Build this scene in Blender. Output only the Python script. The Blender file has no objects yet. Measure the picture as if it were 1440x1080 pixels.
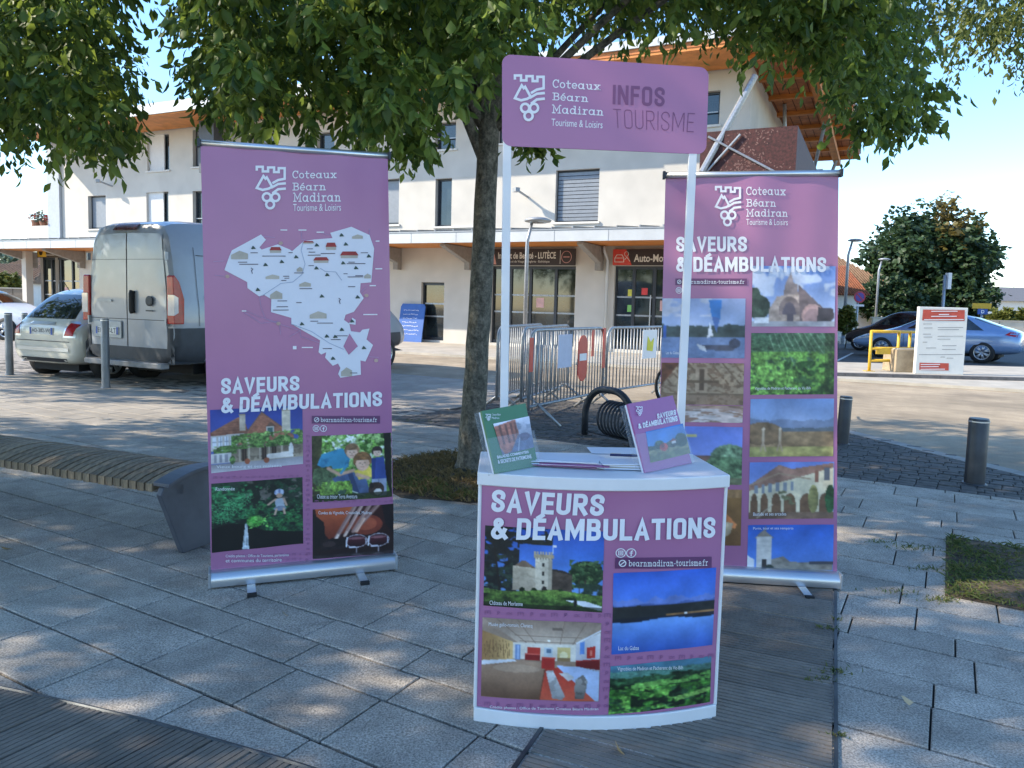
import bpy, bmesh, math, random
import numpy as np
from mathutils import Vector, Matrix
random.seed(7); RNG=np.random.default_rng(7)
SC=bpy.context.scene; COL=SC.collection
R=math.radians
# ------------------------------------------------------------ camera (photo is 1440 x 1080)
F=1060.; PITCH=R(4.8); ROLL=R(1.5); CAMH=1.37; CX=720.; CY=516.
fw=Vector((0,math.cos(PITCH),-math.sin(PITCH))); r0=Vector((1,0,0)); u0=r0.cross(fw)
rv=r0*math.cos(ROLL)+u0*math.sin(ROLL); uv_=-r0*math.sin(ROLL)+u0*math.cos(ROLL)
cam=bpy.data.cameras.new('camera'); co=bpy.data.objects.new('camera',cam); COL.objects.link(co)
cam.sensor_width=36; cam.lens=F/1440*36; cam.shift_y=-24/1440; cam.clip_start=.05; cam.clip_end=3000
M=Matrix((rv,uv_,-fw)).transposed().to_4x4(); M.translation=(0,0,CAMH); co.matrix_world=M
SC.camera=co
# ------------------------------------------------------------ sky, sun, exposure
SUN_EL=R(34); TOSUN=Vector((-.995,-.10,0)).normalized()
W=bpy.data.worlds.new('World'); SC.world=W; W.use_nodes=True
nt=W.node_tree; bg=nt.nodes['Background']; sky=nt.nodes.new('ShaderNodeTexSky'); sky.sky_type='NISHITA'
sky.sun_disc=False; sky.sun_elevation=SUN_EL; sky.sun_rotation=math.atan2(TOSUN.x,TOSUN.y)
sky.air_density=1.0; sky.dust_density=.15; sky.ozone_density=3.0
hs=nt.nodes.new('ShaderNodeHueSaturation'); hs.inputs['Saturation'].default_value=1.12; nt.links.new(sky.outputs[0],hs.inputs['Color']); nt.links.new(hs.outputs[0],bg.inputs[0]); bg.inputs[1].default_value=.14
sl=bpy.data.lights.new('sun','SUN'); sl.energy=2.8; sl.angle=R(.6); sl.color=(1,.89,.72)
so=bpy.data.objects.new('sun',sl); COL.objects.link(so); so.location=(-20,0,30)
d=-(TOSUN*math.cos(SUN_EL)+Vector((0,0,math.sin(SUN_EL)))); so.rotation_euler=d.to_track_quat('-Z','Y').to_euler()
SC.view_settings.view_transform='Standard'; SC.view_settings.look='None'; SC.view_settings.exposure=1.54; SC.view_settings.gamma=1

# ------------------------------------------------------------ pixel helpers: a pixel gives a direction, the ground or a wall its distance
def ray(x,y): return fw+rv*((x-CX)/F)+uv_*((CY-y)/F)
def G(x,y,z=0):
    d=ray(x,y); t=(z-CAMH)/d.z; return Vector((0,0,CAMH))+d*t
def AT(x,y,Y):
    d=ray(x,y); return Vector((0,0,CAMH))+d*(Y/d.y)
# ------------------------------------------------------------ materials
def s2l(c): return tuple((x/12.92 if x<=.04045 else ((x+.055)/1.055)**2.4) for x in c)
MATS={}
def mat(name,col,rough=.6,metal=0,var=.12,scale=8,bump=0,bscale=40,col2=None,coord='Object',rnd=0,spec=.5,alpha=1,trans=0,stretch=None,detail=4):
    if name in MATS: return MATS[name]
    m=bpy.data.materials.new(name); m.use_nodes=True; n=m.node_tree.nodes; L=m.node_tree.links; b=n['Principled BSDF']
    b.inputs['Roughness'].default_value=rough; b.inputs['Metallic'].default_value=metal; b.inputs['Specular IOR Level'].default_value=spec
    if trans: b.inputs['Transmission Weight'].default_value=trans
    if alpha<1: b.inputs['Alpha'].default_value=alpha
    if coord=='World': src=n.new('ShaderNodeNewGeometry').outputs['Position']
    else: src=n.new('ShaderNodeTexCoord').outputs[coord]
    if stretch:
        mp=n.new('ShaderNodeMapping'); mp.inputs['Scale'].default_value=stretch[:3]
        if len(stretch)>3: mp.inputs['Rotation'].default_value=(0,0,stretch[3])
        L.new(src,mp.inputs[0]); src=mp.outputs[0]
    c2=col2 or tuple(max(0,x*(1-2*var)) for x in col)
    nz=n.new('ShaderNodeTexNoise'); nz.inputs['Scale'].default_value=scale; nz.inputs['Detail'].default_value=detail; nz.inputs['Roughness'].default_value=.65; L.new(src,nz.inputs['Vector'])
    rp=n.new('ShaderNodeValToRGB'); rp.color_ramp.elements[0].position=.35; rp.color_ramp.elements[1].position=.65
    rp.color_ramp.elements[0].color=(*c2,1); rp.color_ramp.elements[1].color=(*col,1); L.new(nz.outputs['Fac'],rp.inputs[0]); out=rp.outputs[0]
    if rnd:
        oi=n.new('ShaderNodeObjectInfo'); mr=n.new('ShaderNodeMapRange'); mr.inputs['To Min'].default_value=1-rnd; mr.inputs['To Max'].default_value=1+rnd*.6
        L.new(oi.outputs['Random'],mr.inputs['Value']); mx=n.new('ShaderNodeMix'); mx.data_type='RGBA'; mx.blend_type='MULTIPLY'; mx.inputs['Factor'].default_value=1
        cb=n.new('ShaderNodeCombineColor'); [L.new(mr.outputs[0],cb.inputs[i]) for i in range(3)]
        L.new(out,mx.inputs['A']); L.new(cb.outputs[0],mx.inputs['B']); out=mx.outputs['Result']
    L.new(out,b.inputs['Base Color'])
    if bump:
        n2=n.new('ShaderNodeTexNoise'); n2.inputs['Scale'].default_value=bscale; n2.inputs['Detail'].default_value=5; L.new(src,n2.inputs['Vector'])
        bp=n.new('ShaderNodeBump'); bp.inputs['Strength'].default_value=bump; bp.inputs['Distance'].default_value=.02; L.new(n2.outputs['Fac'],bp.inputs['Height']); L.new(bp.outputs[0],b.inputs['Normal'])
    MATS[name]=m; return m
def add_speck(m,scale,dark,light,amt):   # fine granite grains multiplied on the colour
    n=m.node_tree.nodes; L=m.node_tree.links; b=n['Principled BSDF']; old=b.inputs['Base Color'].links[0].from_socket
    g=n.new('ShaderNodeNewGeometry'); v=n.new('ShaderNodeTexNoise'); v.inputs['Scale'].default_value=scale; v.inputs['Detail'].default_value=2; v.inputs['Roughness'].default_value=.8
    L.new(g.outputs['Position'],v.inputs['Vector']); rp=n.new('ShaderNodeValToRGB'); e=rp.color_ramp.elements
    e[0].position=.36; e[0].color=(dark,)*3+(1,); e[1].position=.62; e[1].color=(light,)*3+(1,); L.new(v.outputs['Fac'],rp.inputs[0])
    mx=n.new('ShaderNodeMix'); mx.data_type='RGBA'; mx.blend_type='MULTIPLY'; mx.inputs['Factor'].default_value=amt; L.new(old,mx.inputs['A']); L.new(rp.outputs[0],mx.inputs['B']); L.new(mx.outputs['Result'],b.inputs['Base Color'])
def vcol_mat(name,rough=.45):
    m=bpy.data.materials.new(name); m.use_nodes=True; n=m.node_tree.nodes; a=n.new('ShaderNodeVertexColor'); a.layer_name='Col'; b=n['Principled BSDF']
    m.node_tree.links.new(a.outputs[0],b.inputs['Base Color']); b.inputs['Roughness'].default_value=rough; return m
def leafmat(name,c1,c2,tr=.35):
    m=bpy.data.materials.new(name); m.use_nodes=True; n=m.node_tree.nodes; L=m.node_tree.links; b=n['Principled BSDF']
    g=n.new('ShaderNodeNewGeometry'); rp=n.new('ShaderNodeValToRGB'); rp.color_ramp.elements[0].color=(*c1,1); rp.color_ramp.elements[1].color=(*c2,1)
    L.new(g.outputs['Random Per Island'],rp.inputs[0]); L.new(rp.outputs[0],b.inputs['Base Color']); b.inputs['Roughness'].default_value=.5
    t=n.new('ShaderNodeBsdfTranslucent'); hs=n.new('ShaderNodeHueSaturation'); hs.inputs['Value'].default_value=1.5; hs.inputs['Hue'].default_value=.48; L.new(rp.outputs[0],hs.inputs['Color']); L.new(hs.outputs[0],t.inputs['Color'])
    mx=n.new('ShaderNodeMixShader'); mx.inputs[0].default_value=tr; L.new(b.outputs[0],mx.inputs[1]); L.new(t.outputs[0],mx.inputs[2]); L.new(mx.outputs[0],n['Material Output'].inputs[0]); return m
# ------------------------------------------------------------ objects
def tag(o,label=None,cat=None,group=None,kind=None):
    for k,v in (('label',label),('category',cat),('group',group),('kind',kind)):
        if v: o[k]=v
    return o
def empty(name,loc,rz=0,label=None,cat=None,group=None,scale=1):
    o=bpy.data.objects.new(name,None); COL.objects.link(o); o.location=loc; o.rotation_euler=(0,0,rz); o.scale=(scale,)*3; o.empty_display_size=.1
    return tag(o,label,cat,group)
class MB:
    def __init__(s): s.v=[]; s.f=[]
    def quad(s,*p): k=len(s.v); s.v+= [tuple(q) for q in p]; s.f.append(tuple(range(k,k+len(p)))); return s
    def box(s,c,sz,m=None):
        k=len(s.v); hx,hy,hz=[a/2 for a in sz]
        for dx in(-hx,hx):
            for dy in(-hy,hy):
                for dz in(-hz,hz):
                    p=Vector((dx,dy,dz)); p=(m@p if m else p)+Vector(c); s.v.append(tuple(p))
        s.f+=[(k,k+1,k+3,k+2),(k+4,k+6,k+7,k+5),(k,k+4,k+5,k+1),(k+2,k+3,k+7,k+6),(k,k+2,k+6,k+4),(k+1,k+5,k+7,k+3)]; return s
    def tube(s,path,rad,n=8,cap=True):
        path=[Vector(p) for p in path]; k0=len(s.v); 
        if not hasattr(rad,'__len__'): rad=[rad]*len(path)
        for i,p in enumerate(path):
            t=(path[min(i+1,len(path)-1)]-path[max(i-1,0)]).normalized(); a=t.orthogonal().normalized() if i==0 else (a-t*a.dot(t)).normalized(); b=t.cross(a)
            for j in range(n): w=2*math.pi*j/n; s.v.append(tuple(p+(a*math.cos(w)+b*math.sin(w))*rad[i]))
        for i in range(len(path)-1):
            for j in range(n): q=k0+i*n; s.f.append((q+j,q+(j+1)%n,q+n+(j+1)%n,q+n+j))
        if cap: s.f.append(tuple(range(k0+n-1,k0-1,-1))); e=k0+(len(path)-1)*n; s.f.append(tuple(range(e,e+n)))
        return s
    def prism(s,poly,fn0,fn1):   # poly 2d list, fn -> 3d for the two ends
        k=len(s.v); n=len(poly); s.v+=[tuple(fn0(*p)) for p in poly]+[tuple(fn1(*p)) for p in poly]
        s.f.append(tuple(range(k+n-1,k-1,-1))); s.f.append(tuple(range(k+n,k+2*n)))
        for i in range(n): s.f.append((k+i,k+(i+1)%n,k+n+(i+1)%n,k+n+i))
        return s
    def grid(s,fn,nu,nv):
        k=len(s.v)
        for j in range(nv+1):
            for i in range(nu+1): s.v.append(tuple(fn(i/nu,j/nv)))
        for j in range(nv):
            for i in range(nu): q=k+j*(nu+1)+i; s.f.append((q,q+1,q+nu+2,q+nu+1))
        return s
    def lathe(s,c,prof,n=16,axis=None,cap=True):
        k=len(s.v); m=axis or Matrix.Identity(3)
        for r_,z in prof:
            for j in range(n): w=2*math.pi*j/n; s.v.append(tuple(Vector(c)+m@Vector((r_*math.cos(w),r_*math.sin(w),z))))
        for i in range(len(prof)-1):
            for j in range(n): q=k+i*n; s.f.append((q+j,q+(j+1)%n,q+n+(j+1)%n,q+n+j))
        if cap: s.f.append(tuple(range(k+n-1,k-1,-1))); e=k+(len(prof)-1)*n; s.f.append(tuple(range(e,e+n)))
        return s
    def build(s,name,m,parent=None,smooth=False,bevel=0,sub=0):
        me=bpy.data.meshes.new(name); me.from_pydata(s.v,[],s.f); 
        if smooth: me.shade_smooth()
        o=bpy.data.objects.new(name,me); COL.objects.link(o); o.parent=parent
        if m: me.materials.append(m)
        if bevel: b=o.modifiers.new('b','BEVEL'); b.width=bevel; b.segments=2; b.limit_method='ANGLE'; b.angle_limit=R(40)
        if sub: b=o.modifiers.new('s','SUBSURF'); b.levels=b.render_levels=sub
        me.update(); return o
def smooth_angle(o,a=40):
    o.data.shade_smooth()
    try: o.data.set_sharp_from_angle(angle=R(a))
    except Exception: pass
    return o
def copy_tree(o,parent=None):
    c=o.copy(); COL.objects.link(c); c.parent=parent
    for ch in list(o.children): copy_tree(ch,c)
    return c
# ------------------------------------------------------------ printing on sheets
def homog(src,dst):
    A=[];B=[]
    for (x,y),(u,v) in zip(src,dst):
        A+=[[x,y,1,0,0,0,-u*x,-u*y],[0,0,0,x,y,1,-v*x,-v*y]]; B+=[u,v]
    h=np.linalg.solve(np.array(A,float),np.array(B,float)); return np.append(h,1).reshape(3,3)
class Sheet:
    def __init__(s,px,fn,obj=None,corr=None): s.H=homog(px,[(0,0),(1,0),(1,1),(0,1)]); s.fn=fn; s.obj=obj; s.corr=corr
    def uv(s,x,y):
        if s.corr: y=s.corr(x,y)
        q=s.H@np.array([x,y,1.]); return q[0]/q[2],q[1]/q[2]
TXT={}
def text_geo(t,bold=0,shear=0):
    k=(t,bold,shear)
    if k not in TXT:
        c=bpy.data.curves.new('t','FONT'); c.body=t; c.size=1; c.offset=bold; c.shear=shear; c.resolution_u=3; o=bpy.data.objects.new('t',c); COL.objects.link(o)
        dg=bpy.context.evaluated_depsgraph_get(); me=bpy.data.meshes.new_from_object(o.evaluated_get(dg))
        v=np.array([x.co[:2] for x in me.vertices]); f=[tuple(p.vertices) for p in me.polygons]
        bpy.data.objects.remove(o); bpy.data.curves.remove(c); bpy.data.meshes.remove(me)
        v-=v.min(0); v/=v.max(0); v[:,1]=1-v[:,1]; TXT[k]=(v,f)
    return TXT[k]
def put_text(sh,t,box,m,name='lettering',bold=0,off=.003,parent=None,quad=None):
    v,f=text_geo(t,bold); x0,y0,x1,y1=box; mb=MB()
    for a,b in v:
        if quad: (ax,ay),(bx,by),(cx_,cy_),(dx,dy)=quad; X=(ax*(1-a)+bx*a)*(1-b)+(dx*(1-a)+cx_*a)*b; Y=(ay*(1-a)+by*a)*(1-b)+(dy*(1-a)+cy_*a)*b
        else: X=x0+(x1-x0)*a; Y=y0+(y1-y0)*b
        u,w=sh.uv(X,Y); mb.v.append(tuple(sh.fn(u,w,off)))
    mb.f=f; return mb.build(name,m,parent or sh.obj)
def put_poly(sh,polys,m,name,off=.002,parent=None):
    mb=MB()
    for p in polys: mb.quad(*[sh.fn(*sh.uv(x,y),off) for x,y in p])
    o=mb.build(name,m,parent or sh.obj)
    if len(polys)>1: o['kind']='stuff'
    return o
def thick(path,w,closed=False):      # a polyline drawn as a strip of quads
    out=[]; P=[np.array(p,float) for p in path]; n=len(P); idx=range(n if closed else n-1)
    for i in idx:
        a,b=P[i],P[(i+1)%n]; d=(b-a)/(np.linalg.norm(b-a)+1e-9); nn=np.array([-d[1],d[0]])*w/2; e=d*w*.35
        out.append([tuple(a-e+nn),tuple(b+e+nn),tuple(b+e-nn),tuple(a-e-nn)])
    return out
def ring(cx,cy,rx,ry=None,n=18): ry=ry or rx; return [(cx+rx*math.cos(2*math.pi*i/n),cy+ry*math.sin(2*math.pi*i/n)) for i in range(n)]
PRINT=None
def finish(a):
    a=np.clip(a,0,1); r=np.random.default_rng(int(a.sum()*7)%9999); H,W_,_=a.shape
    def nz(f):
        m=(int(H*f)+3,int(W_*f)+3); g=r.random(m); y=np.linspace(0,m[0]-1.01,H)[:,None]*np.ones((1,W_)); x=np.linspace(0,m[1]-1.01,W_)[None]*np.ones((H,1)); i=y.astype(int); j=x.astype(int); fy=y-i; fx=x-j
        return g[i,j]*(1-fx)*(1-fy)+g[i,j+1]*fx*(1-fy)+g[i+1,j]*(1-fx)*fy+g[i+1,j+1]*fx*fy-.5
    fine=nz(.95)*1.0+nz(.5)+nz(.22)*.9; veg=np.clip((a[...,1]-np.maximum(a[...,2],a[...,0]*.97))*9,0,1); warm=np.clip((a[...,0]-a[...,2])*6,0,1)*.5
    k=(1+fine*(.05+.42*veg+.05*warm)+nz(.05)*.22)[...,None]; a=a*k; p=np.pad(a,((1,1),(1,1),(0,0)),'edge'); b=(p[1:-1,1:-1]*4+p[:-2,1:-1]+p[2:,1:-1]+p[1:-1,:-2]+p[1:-1,2:])/8
    g=b.mean(2,keepdims=True); return np.clip(g+(b-g)*.86,0,1)
def put_photo(sh,quad,img,name='photo_print',off=.0015,parent=None):
    img=finish(img); H,Wd,_=img.shape; mb=MB(); (ax,ay),(bx,by),(cx_,cy_),(dx,dy)=quad
    def fn(a,b):
        X=(ax*(1-a)+bx*a)*(1-b)+(dx*(1-a)+cx_*a)*b; Y=(ay*(1-a)+by*a)*(1-b)+(dy*(1-a)+cy_*a)*b
        return sh.fn(*sh.uv(X,Y),off)
    mb.grid(fn,Wd-1,H-1); o=mb.build(name,PRINT,parent or sh.obj)
    a=o.data.color_attributes.new('Col','FLOAT_COLOR','POINT'); c=np.clip(img.reshape(-1,3),0,1); lin=np.where(c<=.04045,c/12.92,((c+.055)/1.055)**2.4)
    a.data.foreach_set('color',np.concatenate([lin,np.ones((len(lin),1))],1).astype(np.float32).ravel()); return o
PRINT=vcol_mat('printed_photo')
class Pic:     # small painter for the printed pictures
    def __init__(s,w,h,top,bot,seed=1):
        s.w,s.h=w,h; s.r=np.random.default_rng(seed); t=np.linspace(0,1,h)[:,None,None]; s.a=(np.array(top)/255*(1-t)+np.array(bot)/255*t)*np.ones((h,w,1))
        s.Y,s.X=np.mgrid[0:h,0:w]; s.X=s.X/(w-1); s.Y=s.Y/(h-1)
    def noise(s,n,oct=3):
        o=np.zeros((s.h,s.w)); amp=1; tot=0
        for k in range(oct):
            m=int(n*2**k)+2; g=s.r.random((m,m)); x=s.X*(m-1.001); y=s.Y*(m-1.001); i=x.astype(int); j=y.astype(int); fx=x-i; fy=y-j
            o+=amp*(g[j,i]*(1-fx)*(1-fy)+g[j,i+1]*fx*(1-fy)+g[j+1,i]*(1-fx)*fy+g[j+1,i+1]*fx*fy); tot+=amp; amp*=.7
        return o/tot
    def put(s,m,c,tex=0,n=8,a=1):
        c=np.array(c)/255; 
        if tex: k=(1+tex*(s.noise(n)-.5)*2.4)[...,None]; col=c*k
        else: col=c*np.ones((s.h,s.w,1))
        m=(m*a)[...,None]; s.a=s.a*(1-m)+col*m; return s
    def inpoly(s,pts):
        m=np.zeros((s.h,s.w),bool); n=len(pts)
        for i in range(n):
            (x1,y1),(x2,y2)=pts[i],pts[(i+1)%n]
            if y1==y2: continue
            c=((s.Y>=min(y1,y2))&(s.Y<max(y1,y2))); xi=x1+(s.Y-y1)/(y2-y1)*(x2-x1); m^=c&(s.X<xi)
        return m.astype(float)
    def poly(s,pts,c,tex=0,n=8,a=1): return s.put(s.inpoly(pts),c,tex,n,a)
    def rect(s,x0,y0,x1,y1,c,tex=0,n=8,a=1): return s.put(((s.X>=x0)&(s.X<=x1)&(s.Y>=y0)&(s.Y<=y1)).astype(float),c,tex,n,a)
    def ell(s,x,y,rx,ry,c,tex=0,n=8,a=1): return s.put((((s.X-x)/rx)**2+((s.Y-y)/ry)**2<=1).astype(float),c,tex,n,a)
    def line(s,x0,y0,x1,y1,w,c,a=1):
        dx,dy=x1-x0,y1-y0; L=dx*dx+dy*dy; t=np.clip(((s.X-x0)*dx+(s.Y-y0)*dy)/L,0,1); d=np.hypot(s.X-x0-t*dx,(s.Y-y0-t*dy)*s.h/s.w); return s.put(np.clip((w-d)/w*2,0,1),c,0,8,a)
    def blotch(s,x0,y0,x1,y1,c,n=7,th=.5,tex=.5,soft=.06):
        m=((s.X>=x0)&(s.X<=x1)&(s.Y>=y0)&(s.Y<=y1)); return s.put(m*np.clip((s.noise(n)-th)/soft,0,1),c,tex,n*2)
    def ridge(s,y,amp,c,n=4,tex=.2,bot=2):
        g=s.r.random(60); xs=np.linspace(0,1,60); f=np.convolve(g,np.ones(n)/n,'same')-.5; yy=np.interp(s.X,xs,f)*amp+y; return s.put(((s.Y>yy)&(s.Y<bot)).astype(float),c,tex,10)
PURPLE=(.41,.165,.30)
M_purple=mat('banner_purple',PURPLE,.26,var=.03,scale=2)
M_dpurple=mat('print_dark_purple',(.14,.045,.125),.4,var=.02)
M_mpurple=mat('print_mid_purple',(.27,.10,.215),.4,var=.02)
M_white=mat('print_white',(.80,.79,.82),.45,var=.02)
M_plastic=mat('white_plastic',(.76,.75,.75),.38,var=.03)
M_alu=mat('brushed_aluminium',(.62,.63,.65),.32,.85,var=.04,scale=60,stretch=(1,30,30))
M_grey=mat('grey_zinc',(.36,.38,.40),.45,.3,var=.08)
M_dark=mat('dark_metal',(.035,.04,.05),.5,.2,var=.15)
M_black=mat('black_rubber',(.015,.015,.016),.7,var=.2)
M_glass=mat('dark_window_glass',(.03,.045,.055),.06,0,var=.35,scale=1.2,spec=.8)
M_galv=mat('galvanised_steel',(.38,.40,.43),.42,.5,var=.15,scale=20)
m_glass,m_galv,m_alu,m_grey=M_glass,M_galv,M_alu,M_grey
# ============================================================ GROUND
UD=Vector((math.cos(R(30)),-.5,0)); VD=Vector((.5,math.cos(R(30)),0))
def UV(u,v,z=0): return UD*u+VD*v+Vector((0,0,z))
def toUV(p): return p[0]*UD.x+p[1]*UD.y, p[0]*VD.x+p[1]*VD.y
m_asph=mat('worn_pale_asphalt',(.44,.355,.25),.9,var=.14,scale=.9,coord='World',bump=.25,bscale=55); add_speck(m_asph,120,.7,1.15,.6); add_speck(m_asph,.55,.78,1.08,.8); add_speck(m_asph,3.5,.85,1.06,.7)
mb=MB(); mb.quad((-400,-60,-.03),(400,-60,-.03),(400,700,-.03),(-400,700,-.03)); tag(mb.build('ground',m_asph),kind='structure')
m_grout=mat('dark_joint_sand',(.03,.028,.026),.95,var=.3,scale=6,coord='World')
m_slab=mat('grey_granite_slab',(.46,.405,.34),.75,var=.13,scale=2.2,coord='World',bump=.3,bscale=110,rnd=.16); add_speck(m_slab,130,.42,1.42,.85); add_speck(m_slab,5,.72,1.1,.7)
def v_edge(u): return float(np.interp(u,[-5,-4,-2.757,-2.452,-2.125,-1.544,-.8,0],[.5,.93,1.295,1.367,1.44,1.534,1.6,1.62]))
D67=Vector((math.cos(R(67)),math.sin(R(67)),0)); N67=Vector((D67.y,-D67.x,0))
def in_deck(p,e=0):
    t=p.dot(D67); n=p.dot(N67)
    if -.80-e<n<.09+e and t<4.45+e: return True
    u,v=toUV(p); return u<-.6 and v<v_edge(u)+e
pav=MB(); pav.quad(UV(-26,.1,-.014),UV(8,.1,-.014),UV(8,6.75,-.014),UV(-26,6.75,-.014)); pav.quad(UV(-26,6.75,-.014),UV(-5.5,6.75,-.014),UV(-5.5,11.0,-.014),UV(-26,11.0,-.014))
pavement=tag(pav.build('pavement',m_grout),kind='structure')
rr=random.Random(3); slabs=[]; v=.25
while v<11.0:
    h=rr.choice([.2,.3,.3,.2,.3]); 
    if v<6.75<v+h+.05: h=6.75-v
    if v>=6.749 and v+h>11.0: h=11.0-v
    if h<.08: v+=h; continue
    u=-min(2.5*v+1.5,25)-rr.random()*.4; umax=.35*v+2.0 if v<6.74 else -5.5
    while u<umax:
        L=rr.choice([.3,.4,.4,.5,.5,.6])
        if v>=6.749 and u+L>umax: L=umax-u
        if L<.1: break
        cs=[UV(u,v),UV(u+L,v),UV(u+L,v+h),UV(u,v+h)]
        allin=all(in_deck(c,-.02) for c in cs); pit=(u>.055 and 4.17<v+h/2<5.32)
        c=UV(u+L/2,v+h/2); tree=(c-Vector((-.15,5.95,0))).length<.75
        if not(allin or pit or tree): slabs.append((c.length,u,v,L,h))
        u+=L
    v+=h
slabs=[s for s in slabs if (lambda c:c.y>1.2)(UV(s[1]+s[3]/2,s[2]+s[4]/2))]
def vis(s):
    c=UV(s[1]+s[3]/2,s[2]+s[4]/2); return abs(c.x)<.74*c.y+.35 and c.y>1.9
slabs.sort(key=lambda s:(not vis(s),s[0])); SM={}
def slab_geo(mb,u0,v0,L,h,fn,dz=0,j=.0045,b=.004,dep=.012):
    k=len(mb.v); a,b_,c,d=u0+j*.75,v0+j*1.25,u0+L-j*.75,v0+h-j*1.25
    for (x,y,z) in [(a,b_,-dep),(c,b_,-dep),(c,d,-dep),(a,d,-dep),(a,b_,-.003),(c,b_,-.003),(c,d,-.003),(a,d,-.003),(a+b,b_+b,0),(c-b,b_+b,0),(c-b,d-b,0),(a+b,d-b,0)]: mb.v.append(tuple(fn(x,y,z+dz)))
    for lv in(0,4):
        for i in range(4): mb.f.append((k+lv+i,k+lv+(i+1)%4,k+lv+4+(i+1)%4,k+lv+4+i))
    mb.f.append((k+8,k+9,k+10,k+11))
far=MB(); rz30=-R(30)
for i,(dist,u,v,L,h) in enumerate(slabs):
    if i<295:
        key=(round(L,3),round(h,3))
        if key not in SM:
            t=MB(); slab_geo(t,-L/2,-h/2,L,h,lambda x,y,z:(x,y,z)); o=t.build('slab',m_slab,pavement); SM[key]=o.data
        else: o=bpy.data.objects.new('slab',SM[key]); COL.objects.link(o); o.parent=pavement
        c=UV(u+L/2,v+h/2); o.location=(c.x,c.y,rr.uniform(-.0015,.0015)); o.rotation_euler=(rr.uniform(-.003,.003),rr.uniform(-.003,.003),rz30)
    else: slab_geo(far,u,v,L,h,UV,rr.uniform(-.002,.001))
m_slabf=mat('grey_granite_slab_field',(.44,.39,.33),.75,var=.16,scale=1.6,coord='World',bump=.15,bscale=120); add_speck(m_slabf,120,.5,1.3,.8)
tag(far.build('slab_field',m_slabf,pavement),kind='stuff')
# setts
m_sett=mat('dark_stone_sett',(.13,.12,.11),.8,var=.25,scale=9,coord='World',bump=.3,bscale=60)
cb=MB(); cb.quad(UV(-26,6.75,-.015),UV(1.9,6.75,-.015),UV(.65,8.0,-.015),UV(-1.1,9.7,-.015),UV(-5.5,9.7,-.015),UV(-5.5,7.95,-.015),UV(-26,7.95,-.015))
cobbles=tag(cb.build('cobbled_strip',m_grout),kind='structure'); st=MB(); v=6.76
while v<9.68:
    u=-18-rr.random()*.1; umx=1.9-(v-6.75) if v<8 else .65-(v-8.0)*1.03
    while u<umx-.12:
        L=rr.uniform(.11,.17)
        if not(v+.1>7.95 and u<-5.5): slab_geo(st,u,v,L,.1,UV,rr.uniform(-.004,.003),.005,.012,.012)
        u+=L
    v+=.1
tag(st.build('stone_setts',m_sett,cobbles),kind='stuff')
m_kerb=mat('pale_kerb_stone',(.36,.34,.31),.8,var=.15,scale=5,coord='World',bump=.2)
def kerb_run(pts,w,z0,z1,name,m,L=1.0):
    root=None
    for a,b in zip(pts[:-1],pts[1:]):
        a,b=Vector(a),Vector(b); d=(b-a); n=max(1,round(d.length/L)); t=d.normalized(); nn=Vector((-t.y,t.x,0))*w
        for i in range(n):
            p=a+d*(i/n)+t*.004; q=a+d*((i+1)/n)-t*.004; mm=MB(); mm.prism([(0,0),(1,0),(1,1),(0,1)],lambda x,y:p*(1-x)+q*x+nn*y+Vector((0,0,z0)),lambda x,y:p*(1-x)+q*x+nn*y+Vector((0,0,z1)))
            yield mm
kr=tag(empty('flush_kerb',(0,0,0)),kind='structure')
for mm in kerb_run([UV(1.9,6.75),UV(.65,8.0),UV(-1.1,9.7)],.16,-.03,.002,'k',m_kerb,.6): mm.build('kerb_stone',m_kerb,kr)
kr=tag(empty('road_kerb',(0,0,0)),kind='structure')
for mm in kerb_run([UV(-18,11.0),UV(-5.5,11.0)],.14,-.05,.0,'k',m_kerb,1.0): mm.build('kerb_stone',m_kerb,kr)
# decks
m_wood=mat('weathered_deck_wood',(.245,.205,.165),.8,var=.12,scale=9,coord='World',bump=.3,bscale=60,rnd=.32)
m_steel=mat('edging_steel',(.10,.11,.12),.45,.7,var=.2)
def deck(name,label_boards): pass
deckC=tag(empty('wooden_walkway',(0.2,2.2,0)),kind='structure'); inv=Vector((-.2,-2.2,0))
t=.9; BW=.145; nb=6
board_mesh=None
while t<4.4:
    if board_mesh is None:
        b=MB(); n0,n1=-.78,.07
        for k in range(nb):
            y0=k*BW/nb+.0022; y1=(k+1)*BW/nb-.0022
            if k==0: y0+=.0035
            if k==nb-1: y1-=.0035
            b.prism([(n0,y0),(n1,y0),(n1,y1),(n0,y1)],lambda x,y:(x,y,-.004),lambda x,y:(x,y+(.0015 if y<(y0+y1)/2 else -.0015),.006))
        b.box(((n0+n1)/2,BW/2,-.0065),(n1-n0,BW-.006,.004)); o=b.build('deck_board',m_wood,deckC); board_mesh=o.data
    else: o=bpy.data.objects.new('deck_board',board_mesh); COL.objects.link(o); o.parent=deckC
    p=D67*t+inv; o.location=(p.x,p.y,rr.uniform(-.002,.002)); o.rotation_euler=(0,0,R(-23)); t+=BW
e=MB()
for n in(-.795,.082): e.box(D67*2.6+N67*n+inv+Vector((0,0,-.001)),(3.7,.012,.018),Matrix.Rotation(R(67),3,'Z'))
e.build('steel_edging',m_steel,deckC)
deckL=tag(empty('wooden_deck',(-1.6,2.1,0)),kind='structure'); inv=Vector((1.6,-2.1,0)); u=-4.2
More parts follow.
